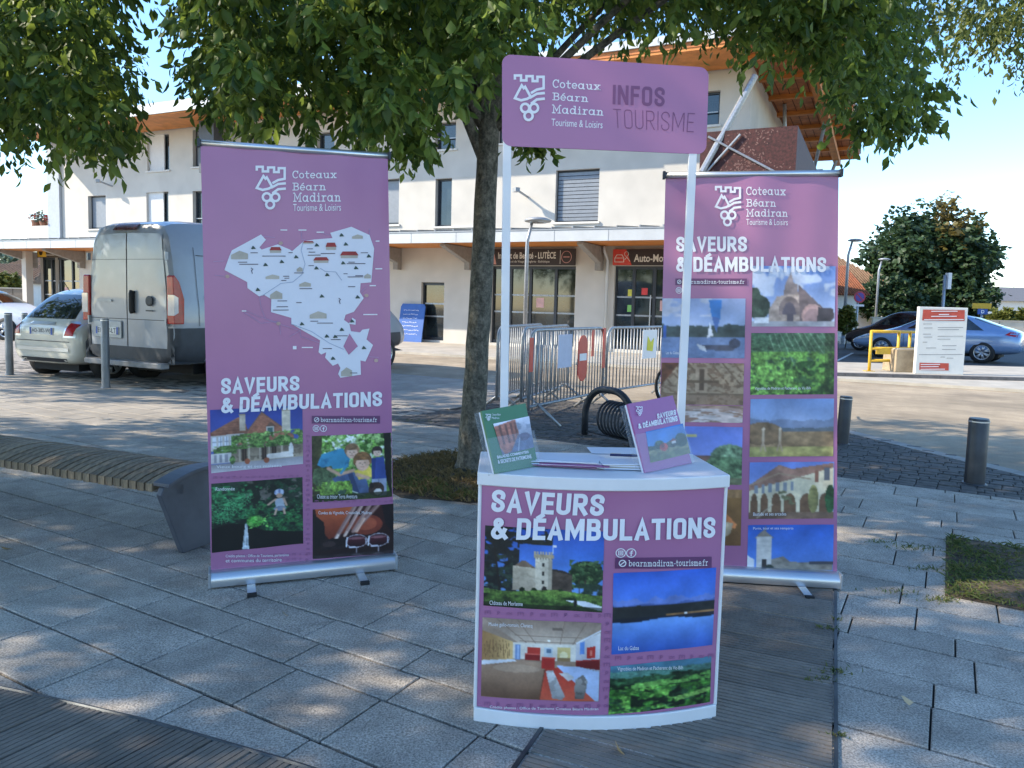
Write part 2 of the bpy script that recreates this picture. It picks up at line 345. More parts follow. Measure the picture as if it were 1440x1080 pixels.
while u<-.9:
    b=MB(); vA=v_edge(u+BW/2)-.9
    for k in range(nb):
        a=u+k*BW/nb+.0022; c=u+(k+1)*BW/nb-.0022
        if k==0:a+=.0035
        if k==nb-1:c-=.0035
        b.prism([(a,vA),(c,vA),(c,v_edge(c)-.006),(a,v_edge(a)-.006)],lambda x,y:UV(x,y,-.004)+inv,lambda x,y:UV(x,y,.006)+inv)
    b.prism([(u+.004,vA),(u+BW-.004,vA),(u+BW-.004,v_edge(u+BW)-.006),(u+.004,v_edge(u)-.006)],lambda x,y:UV(x,y,-.0085)+inv,lambda x,y:UV(x,y,-.0045)+inv)
    o=b.build('deck_board',m_wood,deckL); o.location.z=rr.uniform(-.002,.002); u+=BW
e=MB(); us=np.linspace(-4.2,-.8,30); e.tube([UV(x,v_edge(x),.002)+inv for x in us],.008,6); e.build('steel_edging',m_steel,deckL)
# tree pits with dry grass and mulch
m_soil=mat('leafy_soil',(.12,.085,.05),.95,var=.35,scale=14,coord='World',bump=.6,bscale=50)
m_dry=leafmat('dry_grass',(.26,.18,.07),(.17,.13,.05),.2); m_grn=leafmat('green_grass',(.05,.10,.018),(.20,.20,.06),.25)
def blades(name,pts,m,h,parent=None,lean=.6,w=.004,seed=1):
    r=np.random.default_rng(seed); n=len(pts); p=np.array(pts); a=r.random(n)*6.283; hh=h*(.4+.8*r.random(n)); ln=lean*hh*r.random(n)*1.6
    d=np.stack([np.cos(a),np.sin(a),0*a],1); s=np.stack([-np.sin(a),np.cos(a),0*a],1)*w*(.6+r.random(n))[:,None]; tip=p+d*ln[:,None]; tip[:,2]+=hh; mid=p+d*(ln*.35)[:,None]; mid[:,2]+=hh*.6
    V=np.stack([p-s,p+s,mid+s*.8,tip,mid-s*.8],1).reshape(-1,3); me=bpy.data.meshes.new(name); k=np.arange(n)*5
    me.from_pydata(V.tolist(),[],[(i,i+1,i+2,i+3,i+4) for i in k.tolist()]); me.materials.append(m); o=bpy.data.objects.new(name,me); COL.objects.link(o); o.parent=parent; return o
pit=MB(); 
def pitf(a,b): w=a*6.2832; r_=.93*b*(1+.05*math.sin(5*w)+.03*math.sin(11*w+1)); return (-.15+r_*math.cos(w),5.95+r_*math.sin(w),.03*(1-b**3)+.012*math.sin(9*w)*b*(1-b)-.003*(b>.99))
pit.grid(pitf,48,8); tp=tag(pit.build('tree_pit',m_soil,smooth=True),kind='structure')
r=np.random.default_rng(5); pp=[]
while len(pp)<7000:
    x,y=r.uniform(-1,1,2)
    if x*x+y*y<.94 and (x*x+y*y>.03): pp.append((-.15+.93*x,5.95+.93*y,.01+.018*(1-(x*x+y*y))))
tag(blades('pit_dry_grass',pp,m_dry,.035,tp,1.5,.004,2),kind='stuff')
pp=[p for p in pp if p[1]<5.45+.2*math.sin(p[0]*7)][:900]; tag(blades('pit_green_grass',pp,m_grn,.04,tp,1.0,.003,3),kind='stuff')
gb=MB(); gb.grid(lambda a,b:UV(.066+a*2.6,4.175+b*1.15,.004+.03*math.sin(a*25)*.3*math.sin(b*9)+.02*min(1,8*a,8*(1-a),8*b,8*(1-b))),40,20); gp=tag(gb.build('grass_patch',m_soil,smooth=True),kind='structure')
pp=[tuple(UV(.07+r.random()*2.4,4.18+r.random()*1.14,.012)) for _ in range(15000)]; pp=[p for p in pp if math.sin(p[0]*9+1)*math.sin(p[1]*11)+.45*math.sin(p[0]*31)*math.sin(p[1]*27)>-.35 or r.random()<.35]; tag(blades('lawn_grass',pp,m_grn,.021,gp,1.9,.003,4),kind='stuff')
pp=[]
for (x,y,n,s) in [(1240,763,40,.05),(1285,770,90,.09),(1305,800,50,.06),(1255,833,30,.07),(1320,845,50,.05),(1175,872,20,.02),(1152,957,40,.03),(1172,945,60,.04),(1163,885,30,.03),(1176,1035,25,.02),(1330,842,40,.04),(590,592,40,.12)]:
    c=G(x,y); pp+=[(c.x+r.normal()*s,c.y+r.normal()*s*.35,.0) for _ in range(n)]
tag(blades('joint_weeds',pp,m_grn,.018,pavement,1.2,.0022,6),kind='stuff')
# traffic island on the right
m_conc=mat('pale_concrete',(.50,.46,.39),.85,var=.12,scale=2,coord='World',bump=.15)
isl=MB(); isl.prism([(4,15.95),(34,15.95),(34,19.4),(4,19.4)],lambda x,y:(x,y,-.03),lambda x,y:(x,y,.09)); island=tag(isl.build('traffic_island',m_conc),kind='structure')
m_dk=mat('dark_kerb_stone',(.16,.15,.15),.8,var=.2,scale=6,coord='World')
for mm in kerb_run([(4,15.93,0),(24,15.93,0)],-.16,-.03,.10,'k',m_dk,1.0): mm.build('kerb_stone',m_dk,island)
m_pk=mat('parking_asphalt',(.10,.10,.10),.9,var=.15,scale=2,coord='World',bump=.2); pk=MB(); pk.quad((4,19.4,-.024),(60,19.4,-.024),(60,34,-.024),(4,34,-.024)); tag(pk.build('parking_lot',m_pk),kind='structure')
m_paint=mat('white_road_paint',(.7,.7,.68),.7,var=.1)
pl=MB()
for x in (6,8.4,10.8,16.0,18.4): pl.quad((x,20,-.018),(x+.1,20,-.018),(x+3.4,26,-.018),(x+3.3,26,-.018))
tag(pl.build('parking_lines',m_paint),kind='structure')
# ============================================================ BUILDING (long white block with shops)
FO=Vector((-.7,23.94,0)); FE=Vector((.901,-.434,0)).normalized(); FN=Vector((FE.y,-FE.x,0)); FB=-FN
def FP(s,z,d=0): return FO+FE*s+FN*d+Vector((0,0,z))
def fpx(x,y,d=0):
    o=Vector((0,0,CAMH)); dr=ray(x,y); p0=FO+FN*d; t=(p0-o).dot(FN)/dr.dot(FN); p=o+dr*t; return (p-FO).dot(FE),p.z
m_wall=mat('white_render',(.56,.53,.48),.9,var=.03,scale=1.2,bump=.08,bscale=90); add_speck(m_wall,.8,.9,1.03,.8)
m_sill=mat('sill_render',(.66,.64,.60),.85,var=.05); m_orange=mat('orange_stained_wood',(.66,.24,.05),.55,var=.15,scale=3,stretch=(1,1,10)); m_orange2=mat('orange_roof_board',(.58,.19,.05),.6,var=.22,scale=4)
m_zinc=mat('pale_zinc_fascia',(.52,.54,.55),.5,.2,var=.06,scale=1.5); m_frame=mat('anthracite_frame',(.045,.05,.06),.45,.2,var=.1)
m_blind=mat('grey_blind',(.22,.245,.28),.5,.1,var=.06); m_shut=mat('white_shutter',(.66,.66,.66),.7,var=.03)
m_shop=mat('shop_glass',(.035,.05,.05),.05,var=.5,scale=.9,spec=.9)
sL=fpx(76,300)[0]; sR=fpx(1057,120)[0]; ZT=7.85
bld=empty('commercial_building',FP(0,0),0,'long white rendered three storey block with shops under a zinc canopy','building')
BI=Matrix.Translation(-FO)
class FB_(MB):
    def fbox(s,s0,s1,z0,z1,d0,d1):
        k=len(s.v); s.v+=[tuple(FP(a,z,d)-FO) for a in(s0,s1) for d in(d0,d1) for z in(z0,z1)]
        s.f+=[(k,k+1,k+3,k+2),(k+4,k+6,k+7,k+5),(k,k+4,k+5,k+1),(k+2,k+3,k+7,k+6),(k,k+2,k+6,k+4),(k+1,k+5,k+7,k+3)]; return s
    def fq(s,*p): return s.quad(*[FP(*q)-FO for q in p])
def rect_px(x0,y0,x1,y1,d=0):
    s0,za=fpx(x0,y0,d); s1,zb=fpx(x1,y1,d); s0b,zc=fpx(x0,y1,d); s1b,zd=fpx(x1,y0,d); return ((s0+s0b)/2,(s1+s1b)/2,(zb+zc)/2,(za+zd)/2)
wins=[ # x0,y0,x1,y1,kind
 (207,189,238,240,'half'),(271,181,300,234,'blind'),(352,176,388,232,'blind'),(446,186,470,226,'glass'),(612,172,641,210,'glass'),(700,150,760,200,'blind'),(985,128,1012,176,'glass'),
 (124,275,149,322,'blind'),(206,270,237,320,'half'),(271,268,300,320,'glass'),(345,262,390,320,'blind'),(440,258,475,318,'glass'),(520,252,561,316,'blind'),(612,250,667,318,'halfr'),(781,238,842,312,'roller')]
holes=[]
for w in wins: s0,s1,z0,z1=rect_px(*w[:4]); holes.append((s0,s1,z0,z1,w[4]))
shops=[(58,362,112,466,'shop'),(690,374,808,494,'shop'),(862,374,985,504,'shop'),(592,397,624,479,'door')]
for w in shops:
    s0,s1,z0,z1=rect_px(*w[:4]); holes.append((s0,s1,.12 if w[4]=='shop' else .1,z1,w[4]))
def wall_holes(mb,s0,s1,z0,z1,hs,rec):
    S=sorted({s0,s1,*[h[0] for h in hs],*[h[1] for h in hs]}); Z=sorted({z0,z1,*[h[2] for h in hs],*[h[3] for h in hs]}); S=[x for x in S if s0<=x<=s1]; Z=[x for x in Z if z0<=x<=z1]
    for a,b in zip(S[:-1],S[1:]):
        for c,e in zip(Z[:-1],Z[1:]):
            ms,mz=(a+b)/2,(c+e)/2
            if not any(h[0]<ms<h[1] and h[2]<mz<h[3] for h in hs): mb.fq((a,c,0),(b,c,0),(b,e,0),(a,e,0))
    for h in hs:
        a,b,c,e=h[:4]; mb.fq((a,c,0),(a,e,0),(a,e,-rec),(a,c,-rec)); mb.fq((b,c,0),(b,c,-rec),(b,e,-rec),(b,e,0)); mb.fq((a,e,0),(b,e,0),(b,e,-rec),(a,e,-rec)); mb.fq((a,c,0),(a,c,-rec),(b,c,-rec),(b,c,0))
mb=FB_(); wall_holes(mb,sL,sR,0,ZT,holes,.24)
mb.fq((sR,0,0),(sR,0,-14),(sR,ZT,-14),(sR,ZT,0)); mb.fq((sL,0,-14),(sL,0,0),(sL,ZT,0),(sL,ZT,-14)); mb.build('wall',m_wall,bld)
bk=FB_(); bk.fbox(sL+.05,sR-.05,.05,ZT-.05,-13.9,-.9); bk.build('interior_core',mat('dim_interior',(.10,.09,.08),.9),bld)
for a,b,c,e,k in holes:
    if k in('shop','door'): continue
    w=FB_(); w.fbox(a-.06,b+.06,c-.06,c,-.2,.06); w.build('window_sill',m_sill,bld)
    fr=FB_(); t=.06; fr.fbox(a,a+t,c,e,-.23,-.16); fr.fbox(b-t,b,c,e,-.23,-.16); fr.fbox(a+t,b-t,e-t,e,-.23,-.16); fr.fbox(a+t,b-t,c,c+t,-.23,-.16); o=fr.build('window',m_frame,bld)
    FB_().fbox(a+t,b-t,c+t,e-t,-.215,-.2).build('pane',m_glass,o)
    if k=='blind': FB_().fbox(a+t,b-t,c+.08,e-.02,-.19,-.17).build('blind',m_blind,o)
    if k=='roller':
        n=13; rl=None
        for i in range(n):
            z=c+.05+(e-c-.1)*i/n; x=FB_(); x.fbox(a+.04,b-.04,z,z+(e-c-.1)/n-.018,-.15,-.125); x.build('blind_slat',m_blind,o)
    if k=='half': FB_().fbox(a,a+(b-a)*.68,c,e,-.15,-.1).build('sliding_shutter',m_shut,o)
    if k=='halfr': FB_().fbox(a+(b-a)*.42,b,c,e,-.06,-.01).build('sliding_shutter',m_wall,o)
    if k=='glass':
        x=FB_(); x.fbox(a+t,b-t,c+.35,c+.38,-.12,-.1); x.build('guard_rail',m_galv,o)
for a,b,c,e,k in holes:
    if k not in('shop','door'): continue
    o=FB_(); t=.09
    xs=[a,a+(b-a)*(.34 if k=='shop' else 1)]+([a+(b-a)*.66,b] if k=='shop' else [])
    if k=='shop': xs=[a,a+(b-a)*.22,a+(b-a)*.46,a+(b-a)*.76,b]
    for x in xs: o.fbox(max(a,x-t/2),min(b,x+t/2) if x<b else b,c,e,-.22,-.12)
    o.fbox(a,b,e-t,e,-.219,-.121); o.fbox(a,b,c,c+.1,-.219,-.121); fr=o.build('shop_front' if k=='shop' else 'shop_window',m_frame,bld)
    FB_().fbox(a,b,c,e,-.19,-.17).build('pane',m_shop,fr)
    for fz in(.40,.62): g=FB_(); g.fbox(a+.05,b-.05,c+(e-c)*fz,c+(e-c)*fz+.05,-.165,-.15); g.build('rail',m_galv,fr)
    if k=='shop':
        g=FB_(); x=a+(b-a)*.42; g.fbox(x,x+.03,c+.5,c+1.6,-.1,-.07); g.build('door_handle',m_alu,fr)
        FB_().fbox(a+(b-a)*.53,a+(b-a)*.62,c+1.15,c+1.45,-.165,-.16).build('pink_notice',mat('pink_paper',(.7,.42,.40),.7),fr)
        s2=b
        for q,(cx,cz,cc) in enumerate([(.30,1.55,(.75,.7,.1)),(.30,1.1,(.25,.6,.15)),(.62,1.6,(.7,.06,.06))]):
            if s2>4: FB_().fbox(a+(b-a)*cx*.5,a+(b-a)*cx*.5+.18,c+cz,c+cz+.2,-.163,-.158).build('sticker',mat('sticker%d'%q,cc,.6),fr)
# canopy
sc0=fpx(-40,335,2)[0]; sc1=sR+.5; can=FB_(); can.fbox(sc0,sc1,3.12,3.2,0.01,1.96); soffit=can.build('canopy_soffit',m_orange,bld)
can=FB_(); can.fbox(sc0-.02,sc1+.02,3.10,3.43,1.965,2.03); fas=can.build('canopy_fascia',m_zinc,bld)
s=sc0+.7
while s<sc1: jj=FB_(); jj.fbox(s,s+.012,3.1,3.431,2.031,2.036); jj.build('fascia_joint',m_grey,fas); s+=1.55
can=FB_(); can.fq((sc0,3.434,2.05),(sc1,3.434,2.05),(sc1,3.62,.01),(sc0,3.62,.01)); can.fq((sc0,3.434,2.05),(sc0,3.405,2.05),(sc1,3.405,2.05),(sc1,3.434,2.05)); rf=can.build('canopy_roof',m_grey,bld)
s=sc0+.3
while s<sc1: x=FB_(); x.fq((s,3.44,2.06),(s+.03,3.44,2.06),(s+.03,3.63,.02),(s,3.63,.02)); x.fq((s,3.44,2.06),(s,3.49,2.06),(s,3.67,.02),(s,3.63,.02)); x.fq((s,3.49,2.06),(s+.03,3.49,2.06),(s+.03,3.67,.02),(s,3.67,.02)); x.fq((s,3.44,2.06),(s+.03,3.44,2.06),(s+.03,3.49,2.06),(s,3.49,2.06)); x.build('standing_seam',m_grey,rf); s+=.62
m_brk=mat('grey_concrete_bracket',(.30,.28,.26),.8,var=.1)
for px in (52,118,252,395,562,662,845,985):
    s=fpx(px,360)[0]; b=FB_(); b.prism([(0.02,3.10),(1.75,3.10),(1.75,3.03),(.25,2.62),(.25,2.4),(.02,2.4)],lambda d,z:FP(s-.09,z,d)-FO,lambda d,z:FP(s+.09,z,d)-FO); b.build('canopy_bracket',m_brk,bld)
x=FB_(); s=fpx(855,400)[0]; x.tube([FP(s,.1,.1)-FO,FP(s,2.7,.1)-FO,FP(s-.06,2.95,.25)-FO,FP(s-.06,3.1,.3)-FO],.045,8); x.build('downpipe',m_zinc,bld,True)
s=fpx(64,380)[0]; x=FB_(); x.fbox(s-.55,s-.25,0,3.1,.4,.7); x.build('canopy_column',m_wall,bld)
s=sL; x=FB_(); x.fbox(s-.25,s+.55,3.63,ZT-.1,.01,.12); x.build('corner_pilaster',mat('grey_blue_render',(.42,.46,.50),.8,var=.05),bld)
s0=fpx(302,180)[0]; x=FB_(); x.fbox(s0,s0+.75,5.9,8.3,.3,.75); x.build('grey_cladding_column',mat('slate_cladding',(.075,.085,.10),.5,.2,var=.1),bld)
for px,py in((158,262),(742,277)):
    s,z=fpx(px,py); x=FB_(); x.tube([FP(s,z,.0)-FO,FP(s-.1,z+.12,.45)-FO],.035,8); x.box(FP(s-.13,z+.14,.55)-FO,(.14,.24,.12),Matrix.Rotation(R(25),3,'Z')); x.build('wall_spotlight',m_grey,bld)
# roof with deep timber overhang on the right
rf=FB_(); rf.fbox(sL-.4,sR+2.3,ZT+.012,ZT+.14,-14,1.9); roof=rf.build('roof',m_orange2,bld)
x=FB_(); x.fbox(sL-.45,sR+2.35,ZT+.145,ZT+.36,-14,1.97); x.build('gutter_edge',m_zinc,roof); x=FB_(); x.fbox(sL-.45,sR-5.5,ZT-.02,ZT+.143,1.905,1.975); x.build('eave_fascia',m_zinc,roof)
for d in(.75,-1.2,-3.3,-5.4,-7.5,-9.6,-11.7,-13.6): x=FB_(); x.fbox(sR+.005,sR+2.28,ZT-.12,ZT+.01,d-.1,d+.1); x.build('rafter',m_orange,roof)
x=FB_(); x.fbox(sR+1.35,sR+1.6,ZT-.33,ZT-.125,-13.9,.9); x.build('roof_beam',m_orange,roof)
k=sR+.05
while k<sR+2.25: x=FB_(); x.fbox(k,k+.012,ZT-.004,ZT+.011,-13.9,.9); x.build('board_joint',mat('board_shadow_gap',(.12,.03,.01),.8),roof); k+=.28
x=FB_(); x.fbox(sL-.35,sR-.01,ZT-.06,ZT+.008,.1,1.88); x.build('eave_soffit',m_orange,roof)
# corten balcony on the corner
m_cor=mat('perforated_corten',(.085,.022,.018),.7,.1,var=.35,scale=16,detail=6); m_corp=mat('perforation_light',(.19,.10,.085),.8)
sB=fpx(985,220,1.3)[0]; z0,z1=4.62,5.88
bal=FB_(); bal.fbox(sB,sR+1.3,z0,z1,1.3,1.36); bal.fbox(sR+1.3,sR+1.36,z0,z1,-9,1.36); o=bal.build('balcony_panel',m_cor,bld)
x=FB_(); x.fbox(sB,sR+1.29,4.45,4.6,.01,1.28); x.fbox(sR+.01,sR+1.29,4.45,4.6,-9,.009); x.build('balcony_floor',m_brk,bld)
x=FB_(); rr2=random.Random(5); n=0
while n<420:
    a=rr2.uniform(sB+.05,sR+1.25); z=rr2.uniform(z0+.05,z1-.06); w=rr2.uniform(.012,.035); h=rr2.uniform(.008,.018)
    ang=rr2.random()*3.14; ca,sa=math.cos(ang),math.sin(ang)
    if (math.sin(a*2.6)+math.cos(z*4.1))*.5+rr2.random()*.8>.45: x.fq(*[(a+ca*p-sa*q,z+sa*p+ca*q,1.363) for p,q in((-w,-h),(w,-h),(w,h),(-w,h))])
    n+=1
tag(x.build('panel_perforation',m_corp,o),kind='stuff')
def strut(p,q,r_,nm='steel_strut'): x=MB(); x.tube([p-FO,q-FO],r_,8); return x.build(nm,m_galv,bld)
a=fpx(987,242,1.5); b=fpx(1058,98,1.5); strut(FP(a[0],a[1],1.5),FP(b[0],b[1],1.0),.085)
strut(FP(sB+.2,5.75,1.42),FP(sR+1.2,4.6,1.42),.03); strut(FP(sB+.05,4.7,1.42),FP(sB+1.0,5.75,1.42),.03)
strut(FP(sR+.5,5.2,-4.5),FP(sR+.35,ZT,-4.3),.06); strut(FP(sR+.9,5.4,-7.5),FP(sR+1.45,ZT-.3,-6.0),.06); strut(FP(sR+.6,5.0,-13.5),FP(sR+1.5,ZT-.3,-12.6),.07)
x=FB_(); x.fbox(sR+.02,sR+1.25,4.6,6.6,-9.2,-9.05); x.build('balcony_end_wall',m_wall,bld)
# terrace left with flower boxes
x=FB_(); sT=fpx(40,320)[0]; x.fbox(sT,sL-.26,3.64,4.25,-.4,.1); x.build('terrace_parapet',m_wall,bld)
# shop signs
def sign(px,bgc,name):
    x0,y0,x1,y1=px; s0,s1,z0,z1=rect_px(x0,y0,x1,y1,.12); x=FB_(); x.fbox(s0,s1,z0,z1,.02,.12); o=x.build('shop_sign',mat(name,bgc,.5,var=.05),bld)
    cs=[(s0,z1),(s1,z1),(s1,z0),(s0,z0)]
    def fn(u,v,off): return FP(s0+(s1-s0)*u,z1+(z0-z1)*v,.12+off)-FO
    return Sheet([(0,0),(100,0),(100,20),(0,20)],fn,o)
m_sw=mat('sign_white',(.75,.72,.66),.6); m_red=mat('sign_red',(.60,.05,.03),.55); m_pink=mat('sign_pink',(.62,.30,.26),.55); m_yel=mat('sign_yellow',(.72,.45,.04),.55)
sg=sign((688,350,808,373),(.03,.018,.018),'sign_brown_black')
put_poly(sg,[[(0,0),(5,0),(9,19),(0,19)]],m_pink,'logo_mark',.004); put_text(sg,'Institut de Beauté - LUTÈCE',(11,2,79,12),m_sw,bold=.02,off=.006); put_text(sg,'Soins et du Visage - Onglerie - Esthétique',(20,14,72,17.5),m_sw,off=.006); put_poly(sg,thick([(84,2),(84,18)],.5),m_sw,'divider',.005); put_poly(sg,thick(ring(91,10,5.5,7),.7,True)+thick([(88,10),(94,10)],1.2),m_pink,'logo_ring',.005)
sg=sign((862,350,1010,373),(.03,.018,.018),'sign_brown_black')
put_poly(sg,[[(0,0),(13,0),(19,20),(0,20)]],m_red,'logo_mark',.004); put_poly(sg,thick([(2,16),(2,11),(4,7),(9,7),(11,11),(11,16),(2,16)],.7)+thick([(2,11),(11,11)],.6)+thick(ring(13.5,6,2,3),.5,True)+thick([(12,13),(14,10),(17,15)],.6),m_sw,'car_pictogram',.006)
put_text(sg,'Auto-Moto École',(21,4,75,16),m_sw,bold=.02,off=.006)
sg=sign((52,347,109,362),(.05,.03,.012),'sign_brown'); put_poly(sg,[[(1,1),(20,1),(24,19),(1,19)]],m_yel,'logo_mark',.004); put_poly(sg,[ring(10,9,5,7)],mat('logo_dark',(.05,.03,.01),.5),'logo_figure',.006); put_text(sg,'Restaurant - TABLE',(28,3,88,11),m_sw,bold=.02,off=.006); put_text(sg,'BRASSERIE - PIZZERIA - GRILL',(24,14,82,17),m_sw,off=.006)
pv=FB_(); pv.fbox(-45,sR+8,-.028,.03,0.0,4.6); o=tag(pv.build('shop_sidewalk',m_conc),kind='structure'); o.location=FO
# ------------------------------------------------------------ drawn lettering (strokes): narrow capitals and a slab face
def _arc(cx,cy,rx,ry,a0,a1,n=12): return [(cx+rx*math.cos(R(a0+(a1-a0)*i/n)),cy+ry*math.sin(R(a0+(a1-a0)*i/n))) for i in range(n+1)]
_E=[[(.42,0),(0,0),(0,1),(.42,1)],[(.08,.48),(.37,.48)]]
_O=[_arc(.17,.17,.17,.17,180,270,4)+_arc(.33,.17,.17,.17,270,360,4)+_arc(.33,.83,.17,.17,0,90,4)+_arc(.17,.83,.17,.17,90,180,4)+[(0,.17)]]
CAPS={'S':[_arc(.25,.2,.25,.2,20,-90,6)+_arc(.25,.22,.25,.22,-90,-180,4)+[(.02,.32),(.1,.42),(.4,.58),(.48,.68)]+_arc(.25,.78,.25,.22,0,90,4)+_arc(.25,.8,.25,.2,90,200,6)],
'A':[[(0,1),(.27,0),(.54,1)],[(.15,.72),(.39,.72)]],'V':[[(0,0),(.27,1),(.54,0)]],'E':_E,'É':_E+[[(.14,-.17),(.32,-.3)]],'U':[[(0,0),(0,.8)]+_arc(.25,.8,.25,.2,180,0,8)+[(.5,.8),(.5,0)]],
'R':[[(0,1),(0,0),(.3,0)]+_arc(.3,.2,.2,.2,-90,0,4)+[(.5,.33)]+_arc(.3,.33,.2,.2,0,90,4)+[(.06,.53)],[(.25,.57),(.52,1)]],'&':[[(.66,1),(.12,.3)]+_arc(.26,.16,.16,.16,160,380,9)+[(.08,.56)]+_arc(.24,.76,.24,.24,210,80,7)+[(.46,.9),(.6,.58)]],
'D':[[(0,.5),(0,0),(.28,0)]+_arc(.28,.2,.22,.2,-90,0,4)+_arc(.28,.8,.22,.2,0,90,4)+[(0,1),(0,.48)]],'M':[[(0,1),(0,0)],[(.74,0),(.74,1)],[(.05,.02),(.37,.8),(.69,.02)]],'B':[[(0,.5),(0,0),(.3,0)]+_arc(.3,.17,.17,.17,-90,0,4)+[(.47,.3)]+_arc(.3,.3,.17,.17,0,90,4)+[(.06,.47)],[(.3,.49)]+_arc(.3,.68,.2,.19,-90,0,4)+_arc(.3,.81,.2,.19,0,90,4)+[(0,1),(0,.46)]],
'L':[[(0,0),(0,1),(.42,1)]],'T':[[(0,0),(.5,0)],[(.25,.06),(.25,1)]],'I':[[(0,0),(0,1)]],'O':_O,'N':[[(0,1),(0,0)],[(.54,0),(.54,1)],[(.06,.06),(.48,.94)]],'F':[[(.42,0),(0,0),(0,1)],[(.08,.48),(.36,.48)]],'C':[_arc(.25,.2,.25,.2,10,-180,8)+_arc(.25,.8,.25,.2,180,-10,8)],'P':[[(0,1),(0,0),(.3,0)]+_arc(.3,.2,.2,.2,-90,0,4)+_arc(.3,.38,.2,.2,0,90,4)+[(.06,.58)]]}
_o=[_arc(.26,.66,.26,.34,0,360,20)]; _e=[[(.08,.66),(.52,.66)]+_arc(.26,.66,.26,.34,0,-310,18)]
SLAB={'C':[_arc(.32,.5,.34,.5,-48,-312,18),[(.6,.02),(.6,.3)]],'o':_o,'t':[[(.15,.06),(.15,.82)]+_arc(.3,.82,.15,.18,180,60,5),[(-.02,.36),(.1,.36)],[(.2,.36),(.42,.36)]],'e':_e,'é':_e+[[(.2,.16),(.38,.02)]],'a':_o+[[(.55,.33),(.55,1),(.68,1)]],'u':[[(-.06,.35),(.06,.35),(.06,.78)]+_arc(.26,.78,.2,.22,180,0,7),[(.34,.35),(.5,.35),(.5,1),(.62,1)]],
'x':[[(.03,.38),(.49,.98)],[(.49,.38),(.03,.98)],[(-.07,.35),(.16,.35)],[(.36,.35),(.59,.35)],[(-.07,1),(.16,1)],[(.36,1),(.59,1)]],'B':[[(-.1,0),(.34,0)]+_arc(.34,.22,.2,.22,-90,90,7)+[(.12,.46)],[(.36,.48)]+_arc(.36,.74,.24,.26,-90,90,7)+[(-.1,1)],[(.06,.06),(.06,.94)]],'r':[[(-.02,.35),(.12,.35),(.12,.94)],[(-.04,1),(.3,1)],[(.16,.55)]+_arc(.36,.55,.2,.2,200,280,4)+[(.46,.38)]],
'n':[[(-.04,.35),(.1,.35),(.1,.94)],[(-.04,1),(.22,1)],[(.14,.55)]+_arc(.32,.55,.18,.2,200,360,6)+[(.5,.94)],[(.38,1),(.64,1)]],'m':[[(-.04,.35),(.1,.35),(.1,.94)],[(-.04,1),(.22,1)],[(.14,.55)]+_arc(.28,.53,.15,.18,200,360,6)+[(.43,.94)],[(.33,1),(.53,1)],[(.46,.55)]+_arc(.61,.53,.15,.18,200,360,6)+[(.76,.94)],[(.64,1),(.9,1)]],
'M':[[(.08,.95),(.08,.0),(.42,.72),(.76,.0),(.76,.95)],[(-.06,1),(.24,1)],[(.6,1),(.9,1)],[(-.06,0),(.04,0)],[(.8,0),(.9,0)]],'d':_o+[[(.4,0),(.55,0),(.55,1),(.68,1)]],'b':_o+[[(-.16,0),(-.03,0),(-.03,1)]],'i':[[(-.02,.35),(.12,.35),(.12,.94)],[(-.04,1),(.28,1)],[(.1,.03),(.1,.15)]],'s':[_arc(.2,.5,.19,.16,10,-180,7)+[(.06,.58),(.36,.74)]+_arc(.2,.84,.2,.16,-30,180,7)],'f':[_arc(.34,.2,.18,.18,-40,-180,5)+[(.16,.94)],[(.0,.38),(.1,.38)],[(.22,.38),(.38,.38)],[(.02,1),(.34,1)]],'.':[[(0,.9),(0,1)]],'-':[[(0,.64),(.26,.64)]]}
def strip(path,w):
    P=[np.array(p,float) for p in path]; q=[P[0]]
    for p in P[1:]:
        if np.linalg.norm(p-q[-1])>1e-4: q.append(p)
    P=q; n=len(P); out=[]; loop=n>3 and np.linalg.norm(P[0]-P[-1])<.02*w+1e-3
    for i in range(n):
        a=(P[i]-P[i-1]) if i>0 else (P[-1]-P[-2]) if loop else None; b=(P[i+1]-P[i]) if i<n-1 else (P[1]-P[0]) if loop else None
        if a is not None: a=a/np.linalg.norm(a)
        if b is not None: b=b/np.linalg.norm(b)
        t=b if a is None else a if b is None else (a+b)/(np.linalg.norm(a+b)+1e-6)
        m=1 if a is None or b is None else min(2.2,1/max(.3,abs(float(np.dot(t,a))))); e=0
        nn=np.array([-t[1],t[0]])*w/2*m; c=P[i]+(0 if a is not None else -b*w*.5 if b is not None else 0)+(0 if b is not None else a*w*.5)
        out.append((c+nn,c-nn))
    return out
def put_strokes(sh,t,quad,m,font=CAPS,wt=.245,gap=.12,name='lettering',off=.003,space=.35,vis=None):
    strokes=[]; x=0
    for chx in t:
        if chx==' ': x+=space; continue
        g=font[chx]; xs=[p[0] for s_ in g for p in s_]; x-=min(xs)
        for s_ in g: strokes.append([(x+a,b) for a,b in s_])
        x+=max(xs)+wt+gap
    strips=[strip(s_,wt) for s_ in strokes]; al=np.array([p for s_ in strips for q in s_ for p in q]); x0,x1=al[:,0].min(),al[:,0].max(); y0,y1=-wt/2,1+wt/2
    (ax,ay),(bx,by),(cx_,cy_),(dx,dy)=quad; mb=MB()
    for k,s_ in enumerate(strips):
        i0=len(mb.v)
        for q in s_:
            for p in q:
                a=(p[0]-x0)/(x1-x0); b=(p[1]-y0)/(y1-y0); X=(ax*(1-a)+bx*a)*(1-b)+(dx*(1-a)+cx_*a)*b; Y=(ay*(1-a)+by*a)*(1-b)+(dy*(1-a)+cy_*a)*b
                mb.v.append(tuple(sh.fn(*sh.uv(X,Y),off+.00012*(k%5))))
        for i in range(len(s_)-1): j=i0+2*i; mb.f.append((j,j+2,j+3,j+1))
    return mb.build(name,m,sh.obj)
